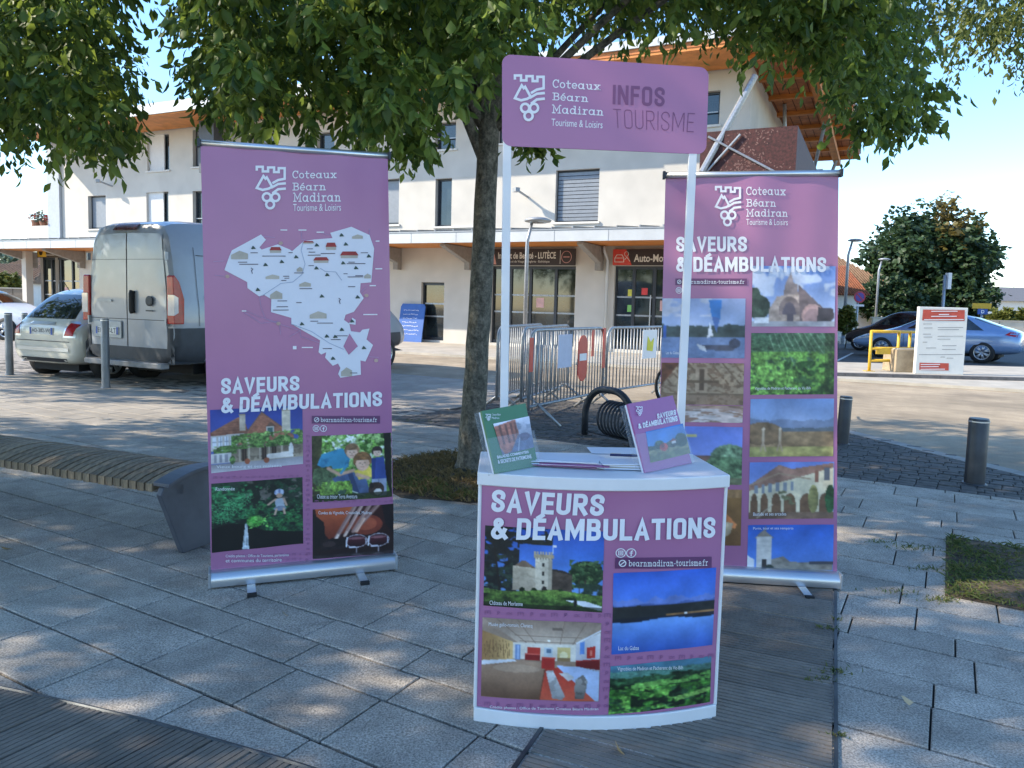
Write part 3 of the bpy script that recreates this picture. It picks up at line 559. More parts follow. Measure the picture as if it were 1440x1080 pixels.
def Bq(x0,y0,x1,y1): return [(x0,y0),(x1,y0),(x1,y1),(x0,y1)]
# ============================================================ PRINTED PICTURES (small painters)
def pic_lake():
    p=Pic(104,86,(40,95,215),(115,165,240),7); p.ridge(.34,.16,(95,125,205),6,.08,.5); p.ridge(.4,.1,(70,95,165),7,.08,.5); p.rect(0,.42,1,.56,(35,38,42),.3,8); p.ridge(.42,.05,(34,38,40),3,.35,.56); p.rect(.5,.53,1,.555,(150,105,60),.4); p.rect(0,.56,1,.62,(28,34,48),.3); t=np.clip((p.Y-.6)/.4,0,1)[...,None]; w=(np.array([105,160,240])*(1-t)+np.array([40,85,185])*t)/255; m=(p.Y>.6+.02*np.sin(p.X*9))[...,None]; p.a=np.where(m,w,p.a); p.rect(.68,.535,.71,.555,(240,240,240)); p.rect(.3,.565,.55,.575,(150,160,180)); return p.a
def pic_vine():
    p=Pic(104,56,(80,135,170),(70,120,60),8); p.rect(0,.0,1,.22,(70,125,150),.15); p.ridge(.14,.1,(75,125,110),5,.3); p.ridge(.26,.08,(45,85,50),4,.5); p.poly([(0,.42),(.7,.36),(1,.3),(1,.55),(0,.55)],(90,150,60),.2); p.blotch(.0,.22,1,.5,(25,50,25),9,.5,.5); p.poly([(.2,.42),(.75,.4),(.78,.48),(.2,.5)],(110,170,70),.2); p.blotch(0,.5,1,1,(55,110,35),10,.4,.6); p.blotch(0,.5,.6,1,(105,165,60),14,.52,.5); p.blotch(.2,.5,1,1,(18,32,14),8,.55,.5); p.poly([(.6,.78),(1,.66),(1,.74),(.65,.86)],(120,165,70)); return p.a
def pic_sail():
    p=Pic(84,62,(150,165,205),(165,185,215),9); p.blotch(0,0,.6,.3,(190,190,205),4,.5,.1); p.ridge(.45,.1,(60,75,75),4,.4,.66); p.rect(0,.64,1,1,(105,130,175),.15,20); p.poly([(.56,.02),(.72,.02),(.7,.35),(.66,.55),(.6,.3)],(55,125,200),.1); p.poly([(.6,.3),(.7,.32),(.66,.58)],(75,110,175)); p.poly([(.58,.38),(.62,.62),(.55,.66)],(220,225,235)); p.poly([(.42,.78),(.92,.78),(.85,.88),(.48,.86)],(70,75,95),.3); p.poly([(.42,.76),(.52,.8),(.55,.9),(.46,.85)],(220,220,225),.2); p.ell(.88,.75,.07,.08,(55,60,80),.4); p.rect(.02,.45,.05,.66,(50,95,190)); return p.a
def pic_mosaic():
    p=Pic(84,46,(170,140,110),(150,120,95),10); 
    for k in range(5):
        q=.12+.07*k; c=(105,80,60) if k%2 else (195,170,135); p.poly([(.5-q*1.3,.5-q*.5),(.5-q*.6,.5-q*1.4),(.5+q*.6,.5-q*1.4),(.5+q*1.3,.5-q*.5),(.5+q*1.3,.5+q*.6),(.5-q*1.3,.5+q*.6)],c,a=.45)
    for k in range(8): p.line(k*.14-.1,0,k*.14+.12,.5,.012,(110,80,58)); p.line(k*.14+.1,.0,k*.14-.12,.5,.01,(190,160,125))
    p.rect(0,.72,1,.77,(120,95,72)); p.blotch(0,0,1,1,(130,100,75),14,.5,.2); p.rect(.42,.1,.56,.7,(180,150,120),.2); p.rect(.46,.15,.52,.66,(105,80,60)); p.rect(.3,.42,.7,.47,(110,85,62)); p.poly([(0,0),(.22,0),(0,.55)],(120,70,45),.4); return p.a
def pic_beach():
    p=Pic(84,24,(175,140,120),(190,165,160),11); p.ell(.6,.9,.5,.7,(205,190,185),.2); p.blotch(0,0,1,1,(150,115,95),6,.5,.2); return p.a
def pic_tower():
    p=Pic(76,64,(105,130,220),(150,165,225),12); p.rect(.06,.26,.34,1,(190,180,170),.2); [p.rect(.05+k*.06,.2,.09+k*.06,.3,(165,150,140)) for k in range(5)]; p.rect(.34,.5,.72,.85,(125,90,80),.3); p.rect(.17,.35,.2,.42,(90,80,80)); p.ell(.85,.55,.24,.25,(110,135,100),.5); p.ell(.8,.75,.3,.24,(95,125,85),.5); p.rect(.3,.14,.44,.18,(215,200,120)); p.rect(0,.88,1,1,(120,125,90),.3); return p.a
def pic_shell():
    p=Pic(44,66,(150,105,55),(120,80,45),13); p.rect(0,0,1,.14,(165,120,75),.2); p.poly([(.35,.25),(.6,.4),(.9,.62),(.85,.7),(.3,.55)],(225,130,70),.15); p.poly([(.25,.5),(.8,.6),(.75,.78),(.55,.88),(.25,.72)],(195,170,135),.2); p.ell(.4,.42,.14,.2,(225,160,100),.2); return p.a
def pic_church():
    p=Pic(92,64,(105,140,210),(190,200,225),14); p.blotch(0,0,1,.5,(200,208,228),4,.5,.05); p.ell(.08,.68,.14,.2,(60,75,60),.4); p.ell(.02,.5,.08,.15,(60,75,60),.4); p.poly([(.38,.55),(.38,.42),(.4,.28),(.46,.1),(.5,.28),(.54,.3),(.56,.55)],(160,140,135),.3); p.poly([(.55,.3),(.85,.68),(.8,1),(.55,1)],(120,100,98),.3); p.poly([(.2,.72),(.3,.5),(.56,.45),(.58,1),(.2,1)],(185,160,145),.25,12); p.ell(.45,.75,.13,.25,(140,118,112),.3); p.ell(.45,.8,.08,.2,(100,88,98)); p.rect(.32,.8,.58,.97,(170,148,135),.35,20); p.rect(.42,.78,.5,.97,(90,80,90)); p.ell(.73,.82,.13,.2,(190,145,135),.2); p.ell(.73,.86,.1,.16,(175,135,130),.2); p.poly([(.8,.68),(.98,.7),(1,.85),(.9,1),(.78,1)],(75,65,68),.3); p.rect(0,.92,1,1,(160,158,165),.2); p.rect(.03,.85,.2,.94,(215,215,220),.3); return p.a
def pic_rows():
    p=Pic(92,66,(70,105,75),(60,100,45),15); 
    for k in range(14): p.line(.2+k*.07,-.02,.35+k*.09,.55,.007,(150,175,140),.7)
    for k in range(8): p.line(0,.1+k*.06,.8,.35+k*.05,.006,(105,140,95),.6)
    p.blotch(0,.3,1,1,(105,155,60),10,.42,.5); p.blotch(0,.3,.6,1,(125,180,75),14,.5,.4); p.blotch(.4,.45,1,1,(45,80,35),7,.52,.5); p.rect(.88,0,1,1,(40,60,30),.5,a=.5); return p.a
def pic_hike():
    p=Pic(92,62,(120,150,205),(185,195,215),16); p.ridge(.36,.12,(120,135,165),6,.1); p.ridge(.5,.06,(95,105,115),6,.2); p.rect(0,.56,1,1,(150,120,85),.35); p.ell(.15,.6,.25,.2,(135,105,75),.35); p.rect(0,.82,1,1,(160,150,85),.35); 
    for x in(.16,.36): p.line(x,.55,x,.74,.02,(200,175,145)); p.line(x,.74,x-.03,.9,.012,(190,160,130)); p.line(x,.74,x+.03,.9,.012,(190,160,130)); p.ell(x,.52,.018,.03,(215,190,160))
    return p.a
def pic_arcade():
    p=Pic(92,64,(100,130,210),(160,175,220),17); p.poly([(0,.4),(.35,.05),(.5,.12),(1,.02),(1,.3),(.55,.32),(0,.5)],(160,115,95),.25); p.poly([(0,.5),(.55,.28),(1,.1),(1,.95),(0,.9)],(215,200,165),.1)
    for k in range(6): p.rect(.06+k*.085,.4-.012*k,.1+k*.085,.55-.01*k,(135,140,150))
    p.rect(.78,.15,.82,.35,(140,90,70)); p.rect(.88,.1,.95,.33,(90,95,105)); 
    for x,w in((.06,.04),(.18,.045),(.32,.055),(.48,.07),(.68,.08),(.9,.07)): p.ell(x,.72,w,.17,(120,85,60),.2); p.rect(x-w,.72,x+w,.9,(120,85,60),.2)
    p.rect(0,.88,1,1,(125,95,75),.3); p.ell(.76,.65,.06,.25,(150,140,80),.5); p.ell(.96,.65,.06,.25,(40,80,45),.5); p.line(0,.4,.35,.2,.012,(170,140,110)); p.line(.35,.2,.72,.3,.012,(170,140,110)); p.line(.1,.98,.28,.75,.01,(190,175,150)); p.blotch(.35,.5,.55,.75,(110,110,75),9,.55,.3); return p.a
def pic_belfry():
    p=Pic(92,62,(40,95,205),(90,140,225),18); p.poly([(.08,.28),(.19,.1),(.3,.28)],(150,135,120),.2); p.rect(.1,.26,.28,1,(205,198,190),.15); p.rect(.2,.02,.215,.14,(120,110,100)); p.rect(.17,.75,.22,1,(60,55,55)); p.poly([(0,.65),(.08,.75),(.08,1),(0,1)],(220,220,225)); p.poly([(.28,.75),(.42,.68),(.5,.8),(1,.82),(1,1),(.28,1)],(150,142,130),.3); p.rect(.72,.8,1,.86,(75,75,85)); p.ell(.26,.94,.05,.08,(50,60,50)); return p.a
def pic_street():
    p=Pic(50,52,(225,225,235),(120,120,140),19); p.poly([(0,.1),(.6,0),(.62,.5),(.3,.95),(.1,1),(0,.8)],(185,110,85),.35,8); 
    for x in(.12,.28,.42,.54): p.rect(x,.08,x+.05,.7,(120,75,60),.3)
    p.poly([(.3,.95),(.6,.5),(1,.6),(1,1),(.25,1)],(100,110,140),.2); p.ell(.75,.6,.18,.12,(90,80,105),.4); p.line(.5,1,.62,.6,.015,(210,215,225)); p.blotch(.6,.0,1,.4,(150,155,170),5,.55,.1); return p.a
def pic_tractor():
    p=Pic(64,52,(25,110,200),(80,150,215),20); p.ridge(.5,.1,(60,75,50),5,.4); p.rect(0,.62,1,1,(125,120,80),.4); p.ell(.28,.5,.12,.14,(55,75,45),.5); p.ell(.85,.5,.16,.22,(45,65,45),.5); p.ell(.38,.6,.1,.13,(190,60,45),.3); p.rect(.33,.48,.4,.62,(120,40,35)); p.ell(.62,.55,.14,.12,(70,70,50),.6); p.rect(.6,.48,.7,.56,(215,205,195)); p.poly([(.56,.48),(.65,.38),(.74,.48)],(160,70,55)); p.rect(0,.8,1,1,(95,100,65),.4,a=.7); return p.a
def shade_h(p,m,c1,c2,vert=True):       # soft gradient inside a mask
    t=(p.Y if vert else p.X)[...,None]; lo=(p.Y if vert else p.X)[m>0]; a0,a1=(lo.min(),lo.max()) if lo.size else (0,1); t=np.clip((t-a0)/(a1-a0+1e-6),0,1); p.a=np.where(m[...,None]>0,(np.array(c1)*(1-t)+np.array(c2)*t)/255,p.a)
def face(p,x,y,r,skin,hair,hx=0):
    p.ell(x+hx,y-r*.35,r*1.12,r*1.25,hair,.5,16); p.ell(x,y+r*.15,r*.82,r*1.05,skin,.06); p.ell(x-r*.2,y+r*.2,r*.5,r*.7,tuple(min(255,c+14) for c in skin)); p.put(((abs(p.X-x)<r*.85)&(p.Y<y-r*.35)&(p.Y>y-r*1.3)&(((p.X-x)/r/1.1)**2+((p.Y-y)/r/1.4)**2<1)).astype(float),hair,.5,16)
    for s in(-1,1): p.ell(x+s*r*.30,y+r*.04,r*.12,r*.06,(70,48,42),a=.7)
    p.ell(x,y+r*.62,r*.26,r*.08,(150,80,72),a=.6); p.ell(x,y+r*.3,r*.09,r*.12,tuple(int(c*.88) for c in skin))
def pic_kids():
    p=Pic(124,100,(165,205,120),(95,135,55),2); p.blotch(0,0,1,.42,(228,238,225),9,.56,.1); p.blotch(0,0,1,.6,(105,155,60),12,.5,.5); p.blotch(0,0,1,.5,(60,100,35),8,.6,.4); p.poly([(0,0),(.13,0),(.1,.5),(.14,1),(0,1)],(66,66,38),.5,14); p.poly([(.9,0),(1,0),(1,1),(.92,.7)],(26,24,20),.4)
    p.poly([(.12,.28),(.38,.2),(.48,.36),(.44,.5),(.2,.52),(.06,.44)],(55,150,190)); p.blotch(.1,.2,.46,.5,(35,110,150),10,.55,.2,.2); p.poly([(.02,.5),(.24,.46),(.3,.66),(.08,.78),(.0,.7)],(78,100,66),.35,10); p.poly([(.24,.66),(.44,.56),(.66,.62),(.72,.9),(.55,.98),(.4,.86)],(72,95,138),.22,9); p.poly([(.44,.6),(.5,.58),(.6,.94),(.55,.98)],(50,68,108)); p.line(.2,.5,.34,.6,.028,(206,160,130)); p.line(.34,.6,.52,.55,.026,(206,160,130)); p.line(.44,.46,.36,.58,.02,(55,150,190)); p.poly([(.52,.56),(.72,.5),(.78,.66),(.58,.7)],(225,195,70),.15); p.line(.56,.62,.7,.68,.03,(210,165,135))
    face(p,.50,.27,.085,(222,178,150),(150,112,78)); face(p,.63,.44,.105,(218,170,140),(136,92,52)); p.poly([(.74,.38),(.9,.36),(.93,.7),(.74,.7)],(52,78,158)); p.poly([(.74,.38),(.8,.38),(.78,.7),(.74,.7)],(40,60,125)); face(p,.815,.29,.06,(224,186,160),(58,44,40)); p.rect(.74,.7,.93,.96,(148,160,188),.2,6); p.line(.83,.7,.84,.96,.008,(105,115,150))
    p.ell(.80,.86,.10,.11,(66,48,42),.5,16); p.ell(.82,.9,.05,.05,(230,225,220)); p.ell(.74,.80,.03,.05,(40,30,28)); p.poly([(.32,.78),(.66,.95),(.6,1),(.28,.9)],(62,92,70),.2); p.line(.32,.78,.66,.95,.007,(205,215,200)); p.blotch(0,.7,.5,1,(120,165,60),14,.45,.4); p.rect(0,.9,1,1,(30,38,22),.4,a=.75); return p.a
def pic_castle():
    p=Pic(156,116,(28,84,200),(120,172,236),5)
    p.blotch(0,0,.30,.8,(26,32,34),11,.40,.6); p.blotch(.05,0,.58,.2,(26,32,30),13,.47,.5); p.blotch(0,.35,.25,.78,(40,58,48),14,.5,.5); p.line(.06,0,.14,.8,.012,(30,26,24)); p.line(.09,.3,.24,.12,.006,(30,26,24)); p.line(.0,.2,.12,.4,.006,(30,26,24))
    for cx,cy,rx,ry in((.86,.46,.13,.09),(.80,.53,.09,.08),(.92,.54,.10,.10),(.86,.6,.12,.09)): p.ell(cx,cy,rx,ry,(44,66,40),.75,16)
    p.blotch(.72,.36,1,.72,(80,110,62),16,.56,.3); p.line(.855,.62,.85,.82,.01,(70,58,48)); p.line(.80,.6,.81,.82,.006,(70,58,48)); p.blotch(.7,.66,1,.84,(40,58,44),12,.4,.5)
    m=p.inpoly([(.25,.47),(.44,.485),(.44,.78),(.245,.78)]); shade_h(p,m,(205,188,160),(176,160,138)); p.put(m*(p.noise(26)>.55),(165,148,124),a=.5); p.poly([(.26,.475),(.33,.40),(.36,.41),(.44,.49)],(112,88,70),.3,14)
    m=p.inpoly([(.435,.35),(.58,.35),(.575,.78),(.44,.78)]); shade_h(p,m,(226,212,188),(196,180,155)); p.put(m*(p.noise(30)>.57),(182,166,140),a=.5); p.put(m*(p.X>.545),(150,136,116),a=.55); p.rect(.425,.315,.588,.36,(176,154,120),.3,24)
    for k in range(7): p.rect(.425+k*.0235,.285,.439+k*.0235,.32,(196,172,136),.2,24); p.rect(.428+k*.0235,.36,.434+k*.0235,.378,(110,94,74))
    for yy in(.42,.53,.64): p.rect(.495,yy,.512,yy+.045,(52,44,40)); p.rect(.512,yy,.516,yy+.045,(235,222,200))
    p.poly([(.58,.5),(.745,.55),(.745,.78),(.58,.78)],(82,68,58),.35,18); p.poly([(.58,.49),(.66,.5),(.745,.545),(.745,.56),(.58,.51)],(58,50,46)); p.put((((p.X-.515)/.022)**2+((p.Y-.76)/.05)**2<1).astype(float),(48,38,34)); p.line(.583,.2,.583,.3,.004,(225,225,225)); p.rect(.583,.2,.61,.225,(235,225,225))
    for x in(.33,.43,.65): p.ell(x,.77,.025,.035,(36,54,28),.5,20)
    m=(p.Y>.775+.02*np.sin(p.X*8)).astype(float); shade_h(p,m,(112,148,58),(60,92,36)); p.put(m*np.clip(p.noise(24)-.45,0,1)*2,(40,66,26)); p.blotch(0,.84,.8,1,(20,30,16),5,.5,.3,.15); p.poly([(.68,.87),(.86,.875),(1,.93),(1,.985),(.84,.94)],(226,230,238),.05); p.rect(0,.94,1,1,(16,22,14),.3,a=.6); p.ell(.775,.9,.014,.05,(28,30,30)); return p.a
def pic_museum():
    p=Pic(156,116,(176,150,130),(140,104,76),6)
    m=p.inpoly([(0,0),(1,0),(.8,.31),(.33,.31)]); shade_h(p,m,(150,124,106),(206,184,162)); 
    for a,b in(((.12,0),(.4,.31)),((.3,0),(.47,.31)),((.7,0),(.66,.31)),((.88,0),(.76,.31))): p.line(*a,*b,.004,(132,106,88))
    for yy in(.1,.2,.27): p.line(.14+yy*.7,yy,.92-yy*.4,yy,.003,(140,114,96))
    p.rect(.6,.08,.68,.12,(120,100,86)); p.ell(.57,.25,.012,.014,(255,250,235)); m=p.inpoly([(0,.16),(.27,.285),(.27,.53),(0,.58)]); shade_h(p,m,(170,122,70),(228,184,116),False); 
    for k in range(26): x=.02+.0085*k; p.line(x,.34+.07*math.sin(k*1.9),x+.014*math.cos(k*2.3),.44+.06*math.cos(k*1.3),.003,(128,92,54))
    p.rect(.27,.29,.80,.5,(226,216,200)); m=p.inpoly([(.8,.27),(1,.12),(1,.62),(.8,.54)]); shade_h(p,m,(226,222,220),(178,176,188)); p.line(.8,.27,1,.1,.008,(236,240,248)); p.rect(.29,.32,.335,.51,(120,150,200)); p.rect(.305,.33,.32,.5,(170,195,230)); p.rect(.39,.34,.5,.42,(206,54,42)); p.rect(.37,.43,.50,.505,(150,32,30)); p.rect(.37,.425,.50,.435,(225,90,76)); p.rect(.535,.335,.605,.47,(198,208,214)); p.rect(.55,.35,.59,.40,(90,120,150)); p.rect(.64,.33,.75,.49,(222,192,116)); p.ell(.695,.43,.035,.05,(246,228,172)); p.rect(.64,.46,.75,.5,(150,116,72)); p.poly([(.83,.26),(.87,.24),(.87,.40),(.83,.41)],(96,146,224)); p.poly([(.89,.32),(.955,.3),(.955,.45),(.89,.455)],(208,46,36)); p.rect(.91,.35,.93,.42,(235,120,100)); p.poly([(.8,.485),(1,.46),(1,.6),(.8,.56)],(126,22,24)); p.poly([(.8,.485),(1,.46),(1,.475),(.8,.5)],(180,50,46))
    m=p.inpoly([(0,.585),(.3,.515),(.8,.555),(1,.62),(1,1),(0,1)]); shade_h(p,m,(176,140,112),(108,74,52)); p.poly([(0,.54),(.28,.505),(.3,.53),(0,.6)],(222,222,228)); p.poly([(.64,.555),(.82,.56),(1,.62),(1,1),(.78,1)],(178,196,232),.06); p.ell(.3,.62,.2,.05,(196,164,136),a=.5); p.rect(.515,.455,.625,.6,(196,40,34)); p.poly([(.515,.455),(.625,.455),(.63,.475),(.51,.475)],(232,84,66)); m=p.inpoly([(.545,.6),(.655,.58),(.97,1),(.5,1)]); shade_h(p,m,(196,48,34),(228,92,62))
    m=p.inpoly([(.55,.63),(.61,.615),(.715,.94),(.69,.985),(.61,.98)]); shade_h(p,m,(228,224,222),(150,146,146)); p.put(m*(p.noise(20)>.56),(140,134,130),a=.6); p.poly([(.66,.65),(.73,.635),(.79,.70),(.74,.745)],(206,200,196),.2); m=p.inpoly([(.8,.72),(.86,.66),(.9,.74),(.89,.84),(.87,.97),(.8,.97),(.79,.84)]); shade_h(p,m,(176,170,164),(110,102,94)); p.put(m*(p.noise(18)>.52),(84,76,70),a=.6); p.line(.54,.62,.5,1,.006,(120,70,50)); return p.a
def pic_house():
    p=Pic(140,96,(36,58,150),(96,118,196),1)
    m=p.inpoly([(0,.36),(.3,.14),(.36,.16),(.41,.40),(.41,.66),(0,.66)]); p.put(m,(152,96,74),.3,22); p.put(m*(np.sin(p.Y*150)>.6),(112,66,50),a=.5); p.poly([(0,.42),(.36,.40),(.36,.66),(0,.66)],(196,190,184),.08)
    for x in(.02,.085,.15,.215,.28): p.rect(x,.435,x+.042,.60,(222,226,236)); p.rect(x+.019,.435,x+.023,.60,(130,136,150)); p.rect(x,.515,x+.042,.52,(130,136,150))
    p.rect(.31,.09,.375,.36,(196,178,156),.15,18); p.rect(.305,.085,.38,.11,(150,128,108)); m=p.inpoly([(.29,.58),(.555,.08),(.90,.5),(.90,.6),(.3,.6)]); p.put(m,(168,104,78),.25,24); p.put(m*(np.sin(p.Y*190)>.3)*(np.sin(p.X*140+2*np.floor(p.Y*30))>.2),(140,80,60),a=.5); p.line(.555,.08,.29,.58,.008,(128,90,72)); p.line(.555,.08,.90,.5,.008,(128,90,72)); p.rect(.775,.05,.865,.42,(210,196,172),.12,16); p.rect(.77,.04,.87,.075,(168,146,120)); p.poly([(.59,.33),(.65,.24),(.71,.33)],(120,84,68)); p.rect(.60,.32,.69,.47,(205,196,184)); p.rect(.615,.34,.675,.45,(74,112,108)); p.poly([(.36,.5),(.42,.42),(.48,.5)],(120,84,68)); p.rect(.38,.49,.46,.6,(190,180,166))
    m=((p.Y>.58)&(p.Y<.88)&(p.X>.22)).astype(float); shade_h(p,m,(96,86,70),(172,156,132)); p.blotch(.22,.58,1,.86,(120,106,88),14,.5,.3); 
    for x in(.30,.40,.52,.62,.76): p.rect(x,.62,x+.018,.86,(176,160,140)); 
    for x in(.335,.55,.66): p.rect(x,.64,x+.05,.86,(58,44,38)); p.rect(x+.022,.64,x+.027,.86,(92,72,60))
    p.blotch(.0,.58,.28,.72,(84,118,58),14,.45,.5); p.blotch(.22,.42,1,.66,(88,128,58),16,.36,.55); p.blotch(.3,.40,1,.58,(130,168,84),20,.56,.3); p.rect(0,.7,.22,.86,(204,200,198),.12); [p.rect(x,.72,x+.03,.85,(150,150,160)) for x in(.03,.09,.15)]
    m=(p.Y>.865).astype(float); shade_h(p,m,(150,146,150),(186,182,190)); p.poly([(.6,.78),(.88,.76),(.9,.86),(.6,.86)],(222,212,202),.08); p.ell(.39,.865,.03,.045,(158,84,56)); p.ell(.60,.875,.032,.045,(158,84,56)); p.ell(.23,.82,.03,.07,(90,125,64),.5,20); p.ell(.87,.74,.025,.12,(226,222,216)); return p.a
def pic_glass():
    p=Pic(120,84,(64,26,24),(36,22,22),4); m=p.inpoly([(.03,.0),(.5,.0),(.42,.5),(.2,.62),(.08,.4)]); shade_h(p,m,(206,92,48),(120,46,30)); p.ell(.66,.38,.2,.2,(140,56,38)); p.ell(.66,.36,.13,.13,(176,78,50)); p.poly([(0,.08),(.14,.28),(.16,.7),(0,.85)],(28,20,22)); p.poly([(.85,0),(1,0),(1,.6),(.9,.4)],(30,20,24))
    for a,b,w,c in(((.52,0),(.29,.6),.038,(150,112,104)),((.60,0),(.40,.56),.03,(178,140,128)),((.70,0),(.5,.5),.034,(160,120,110)),((.80,0),(.60,.34),.04,(148,106,98)),((.63,.26),(.54,.5),.026,(214,166,142)),((.31,.55),(.28,.64),.022,(226,196,180)),((.42,.5),(.39,.58),.018,(222,190,172))): p.line(*a,*b,w,c); p.line(a[0]+.012,a[1],b[0]+.012,b[1],w*.35,tuple(min(255,q+30) for q in c))
    p.rect(.1,.62,.42,.84,(34,24,26),.4,14); p.ell(.2,.72,.08,.06,(60,44,44))
    for x in(.54,.81):
        p.ell(x,.70,.135,.135,(190,184,194)); p.ell(x,.70,.125,.12,(86,52,60)); m=(((p.X-x)/.12)**2+((p.Y-.72)/.1)**2<1).astype(float); shade_h(p,m,(96,36,46),(36,14,22)); p.ell(x,.645,.10,.022,(150,90,96)); p.line(x-.115,.62,x-.125,.8,.010,(240,240,248)); p.line(x+.11,.66,x+.12,.78,.006,(226,226,240)); p.ell(x-.05,.82,.05,.02,(200,196,208)); p.line(x,.84,x,.98,.008,(170,160,170)); p.ell(x,.98,.07,.02,(150,140,150))
    p.rect(0,.93,1,1,(56,44,46),.5,12,a=.7); return p.a
def pic_falls():
    p=Pic(130,126,(44,62,50),(14,18,18),3); p.blotch(0,0,1,.8,(28,70,44),14,.42,.6); p.blotch(0,.05,.55,.55,(46,120,70),20,.5,.6); p.blotch(.38,.35,1,.8,(42,104,54),18,.48,.6); p.blotch(.35,0,1,.32,(96,92,84),12,.58,.4); p.blotch(.3,.0,1,.5,(18,34,26),9,.55,.4)
    for cx,cy,L in((.17,.3,.21),(.1,.44,.16),(.3,.22,.15)):
        for k in range(11):
            a=k*.32-.4; ex,ey=cx+L*math.cos(a),cy+L*math.sin(a)*1.0; p.line(cx,cy,ex,ey,.006,(62,150,90)); 
            for q in(.4,.6,.8): bx_,by_=cx+(ex-cx)*q,cy+(ey-cy)*q; p.line(bx_,by_,bx_+.03*math.cos(a+1.1),by_+.03*math.sin(a+1.1),.004,(84,178,110)); p.line(bx_,by_,bx_+.03*math.cos(a-1.1),by_+.03*math.sin(a-1.1),.004,(50,128,78))
    m=p.inpoly([(0,.66),(.2,.6),(.42,.64),(.55,.74),(1,.82),(1,1),(0,1)]); p.put(m,(13,15,16),.3,10); p.poly([(.365,.62),(.39,.62),(.405,1),(.33,1)],(176,190,200),.5,26); p.line(.375,.63,.36,1,.004,(235,240,245)); p.line(.385,.66,.395,1,.003,(225,232,240)); p.ell(.47,.6,.09,.085,(66,150,52),.6,22); p.blotch(.4,.52,.62,.7,(110,190,80),20,.55,.3)
    p.ell(.74,.20,.056,.05,(196,210,236)); p.put((((p.X-.74)/.056)**2+((p.Y-.2)/.05)**2<1)*(np.sin(p.X*120)>.2),(90,110,170),a=.7); p.line(.69,.215,.79,.215,.008,(180,195,225)); p.ell(.742,.25,.034,.035,(206,164,138)); p.poly([(.69,.29),(.79,.29),(.80,.41),(.70,.41)],(178,192,206),.12); p.line(.7,.3,.62,.37,.017,(208,166,140)); p.line(.79,.3,.82,.4,.017,(208,166,140)); p.ell(.75,.44,.07,.035,(120,130,150),.2); p.line(.71,.45,.69,.53,.016,(208,166,140)); p.line(.79,.45,.80,.53,.016,(208,166,140)); p.ell(.69,.54,.02,.012,(60,50,50)); p.ell(.80,.54,.02,.012,(60,50,50)); return p.a
# ============================================================ STANDS
def PR(p):
    v=Vector(p)-Vector((0,0,CAMH)); return (CX+F*v.dot(rv)/v.dot(fw),CY-F*v.dot(uv_)/v.dot(fw))
def logo(sh,x,y,s,m=None,parent=None,lift=.003):       # tower, hill and grapes mark; s = px per unit, drawn in a 44 x 66 box
    m=m or M_white; w=3.6; T=lambda pts:[(x+a*s,y+b*s) for a,b in pts]; mb=MB(); k=0
    C=[[(0,4),(0,0),(9,0),(9,7),(17,7),(17,1),(26,1),(26,8),(33,8),(33,2),(42,2),(42,18),(32,20),(25,24)],[(0,32),(10,14),(13,18),(15,16),(23,30),(18,33),(9,35),(0,32)],[(23,31),(32,26),(42,25)],[(25,39),(32,34),(42,33)]]+[ring(cx,cy,6,6,14)+ring(cx,cy,6,6,14)[:1] for cx,cy in((15,46),(28,46),(20,57))]
    for pts in C:
        st_=strip(T(pts),w*s); i0=len(mb.v); k+=1
        for q in st_:
            for p in q: mb.v.append(tuple(sh.fn(*sh.uv(*p),lift+.0005*k)))
        for i in range(len(st_)-1): j_=i0+2*i; mb.f.append((j_,j_+2,j_+3,j_+1))
    return mb.build('tower_and_grapes_emblem',m,parent or sh.obj)
def logo_block(sh,x,y,s,tx,wds):
    logo(sh,x,y,s)
    for t,(a,b,c,d) in wds:
        if t in('Coteaux','Béarn','Madiran'): put_strokes(sh,t,Bq(a,b,c,d),M_white,SLAB,.13,.1)
        else: put_text(sh,t,(a,b,c,d),M_white)
def bend_poly(sh,poly,m,name,off,step=14):
    bm=bmesh.new(); vs=[bm.verts.new((x,y,0)) for x,y in poly]; bm.faces.new(vs)
    xs=[p[0] for p in poly]; ys=[p[1] for p in poly]; q=math.ceil(min(xs)/step)*step
    while q<max(xs): bmesh.ops.bisect_plane(bm,geom=bm.verts[:]+bm.edges[:]+bm.faces[:],plane_co=(q,0,0),plane_no=(1,0,0)); q+=step
    q=math.ceil(min(ys)/60)*60
    while q<max(ys): bmesh.ops.bisect_plane(bm,geom=bm.verts[:]+bm.edges[:]+bm.faces[:],plane_co=(0,q,0),plane_no=(0,1,0)); q+=60
    bmesh.ops.triangulate(bm,faces=bm.faces[:])
    for v_ in bm.verts: v_.co=sh.fn(*sh.uv(v_.co.x,v_.co.y),off)
    me=bpy.data.meshes.new(name); bm.to_mesh(me); bm.free(); me.materials.append(m); o=bpy.data.objects.new(name,me); COL.objects.link(o); o.parent=sh.obj; return o
def pattern(sh,boxes,m):    # rows of tiny outline motifs between the pictures
    P=[]; 
    for (x0,y0,x1,y1,s) in boxes:
        y=y0+s*.5; k=0
        while y<y1:
            x=x0+s*.5
            while x<x1:
                q=k%3; k+=1; e=s*.3
                if q==0: P+=thick([(x-e,y+e*.7),(x-e,y-e*.7),(x+e,y-e*.7),(x+e,y+e*.7)],s*.09)+thick([(x,y-e*.7),(x,y+e*.3)],s*.09)
                elif q==1: P+=thick(ring(x,y-e*.3,e*.45,None,8),s*.08,True)+thick([(x,y+e*.1),(x-e*.6,y+e*.7)],s*.08)
                else: P+=thick([(x-e,y),(x-e*.3,y-e*.4),(x+e*.3,y),(x+e,y-e*.4)],s*.08)+thick([(x-e,y+e*.5),(x+e,y+e*.4)],s*.08)
                x+=s*1.25
            y+=s
    if P: return put_poly(sh,P,m,'motif_pattern',.0018)
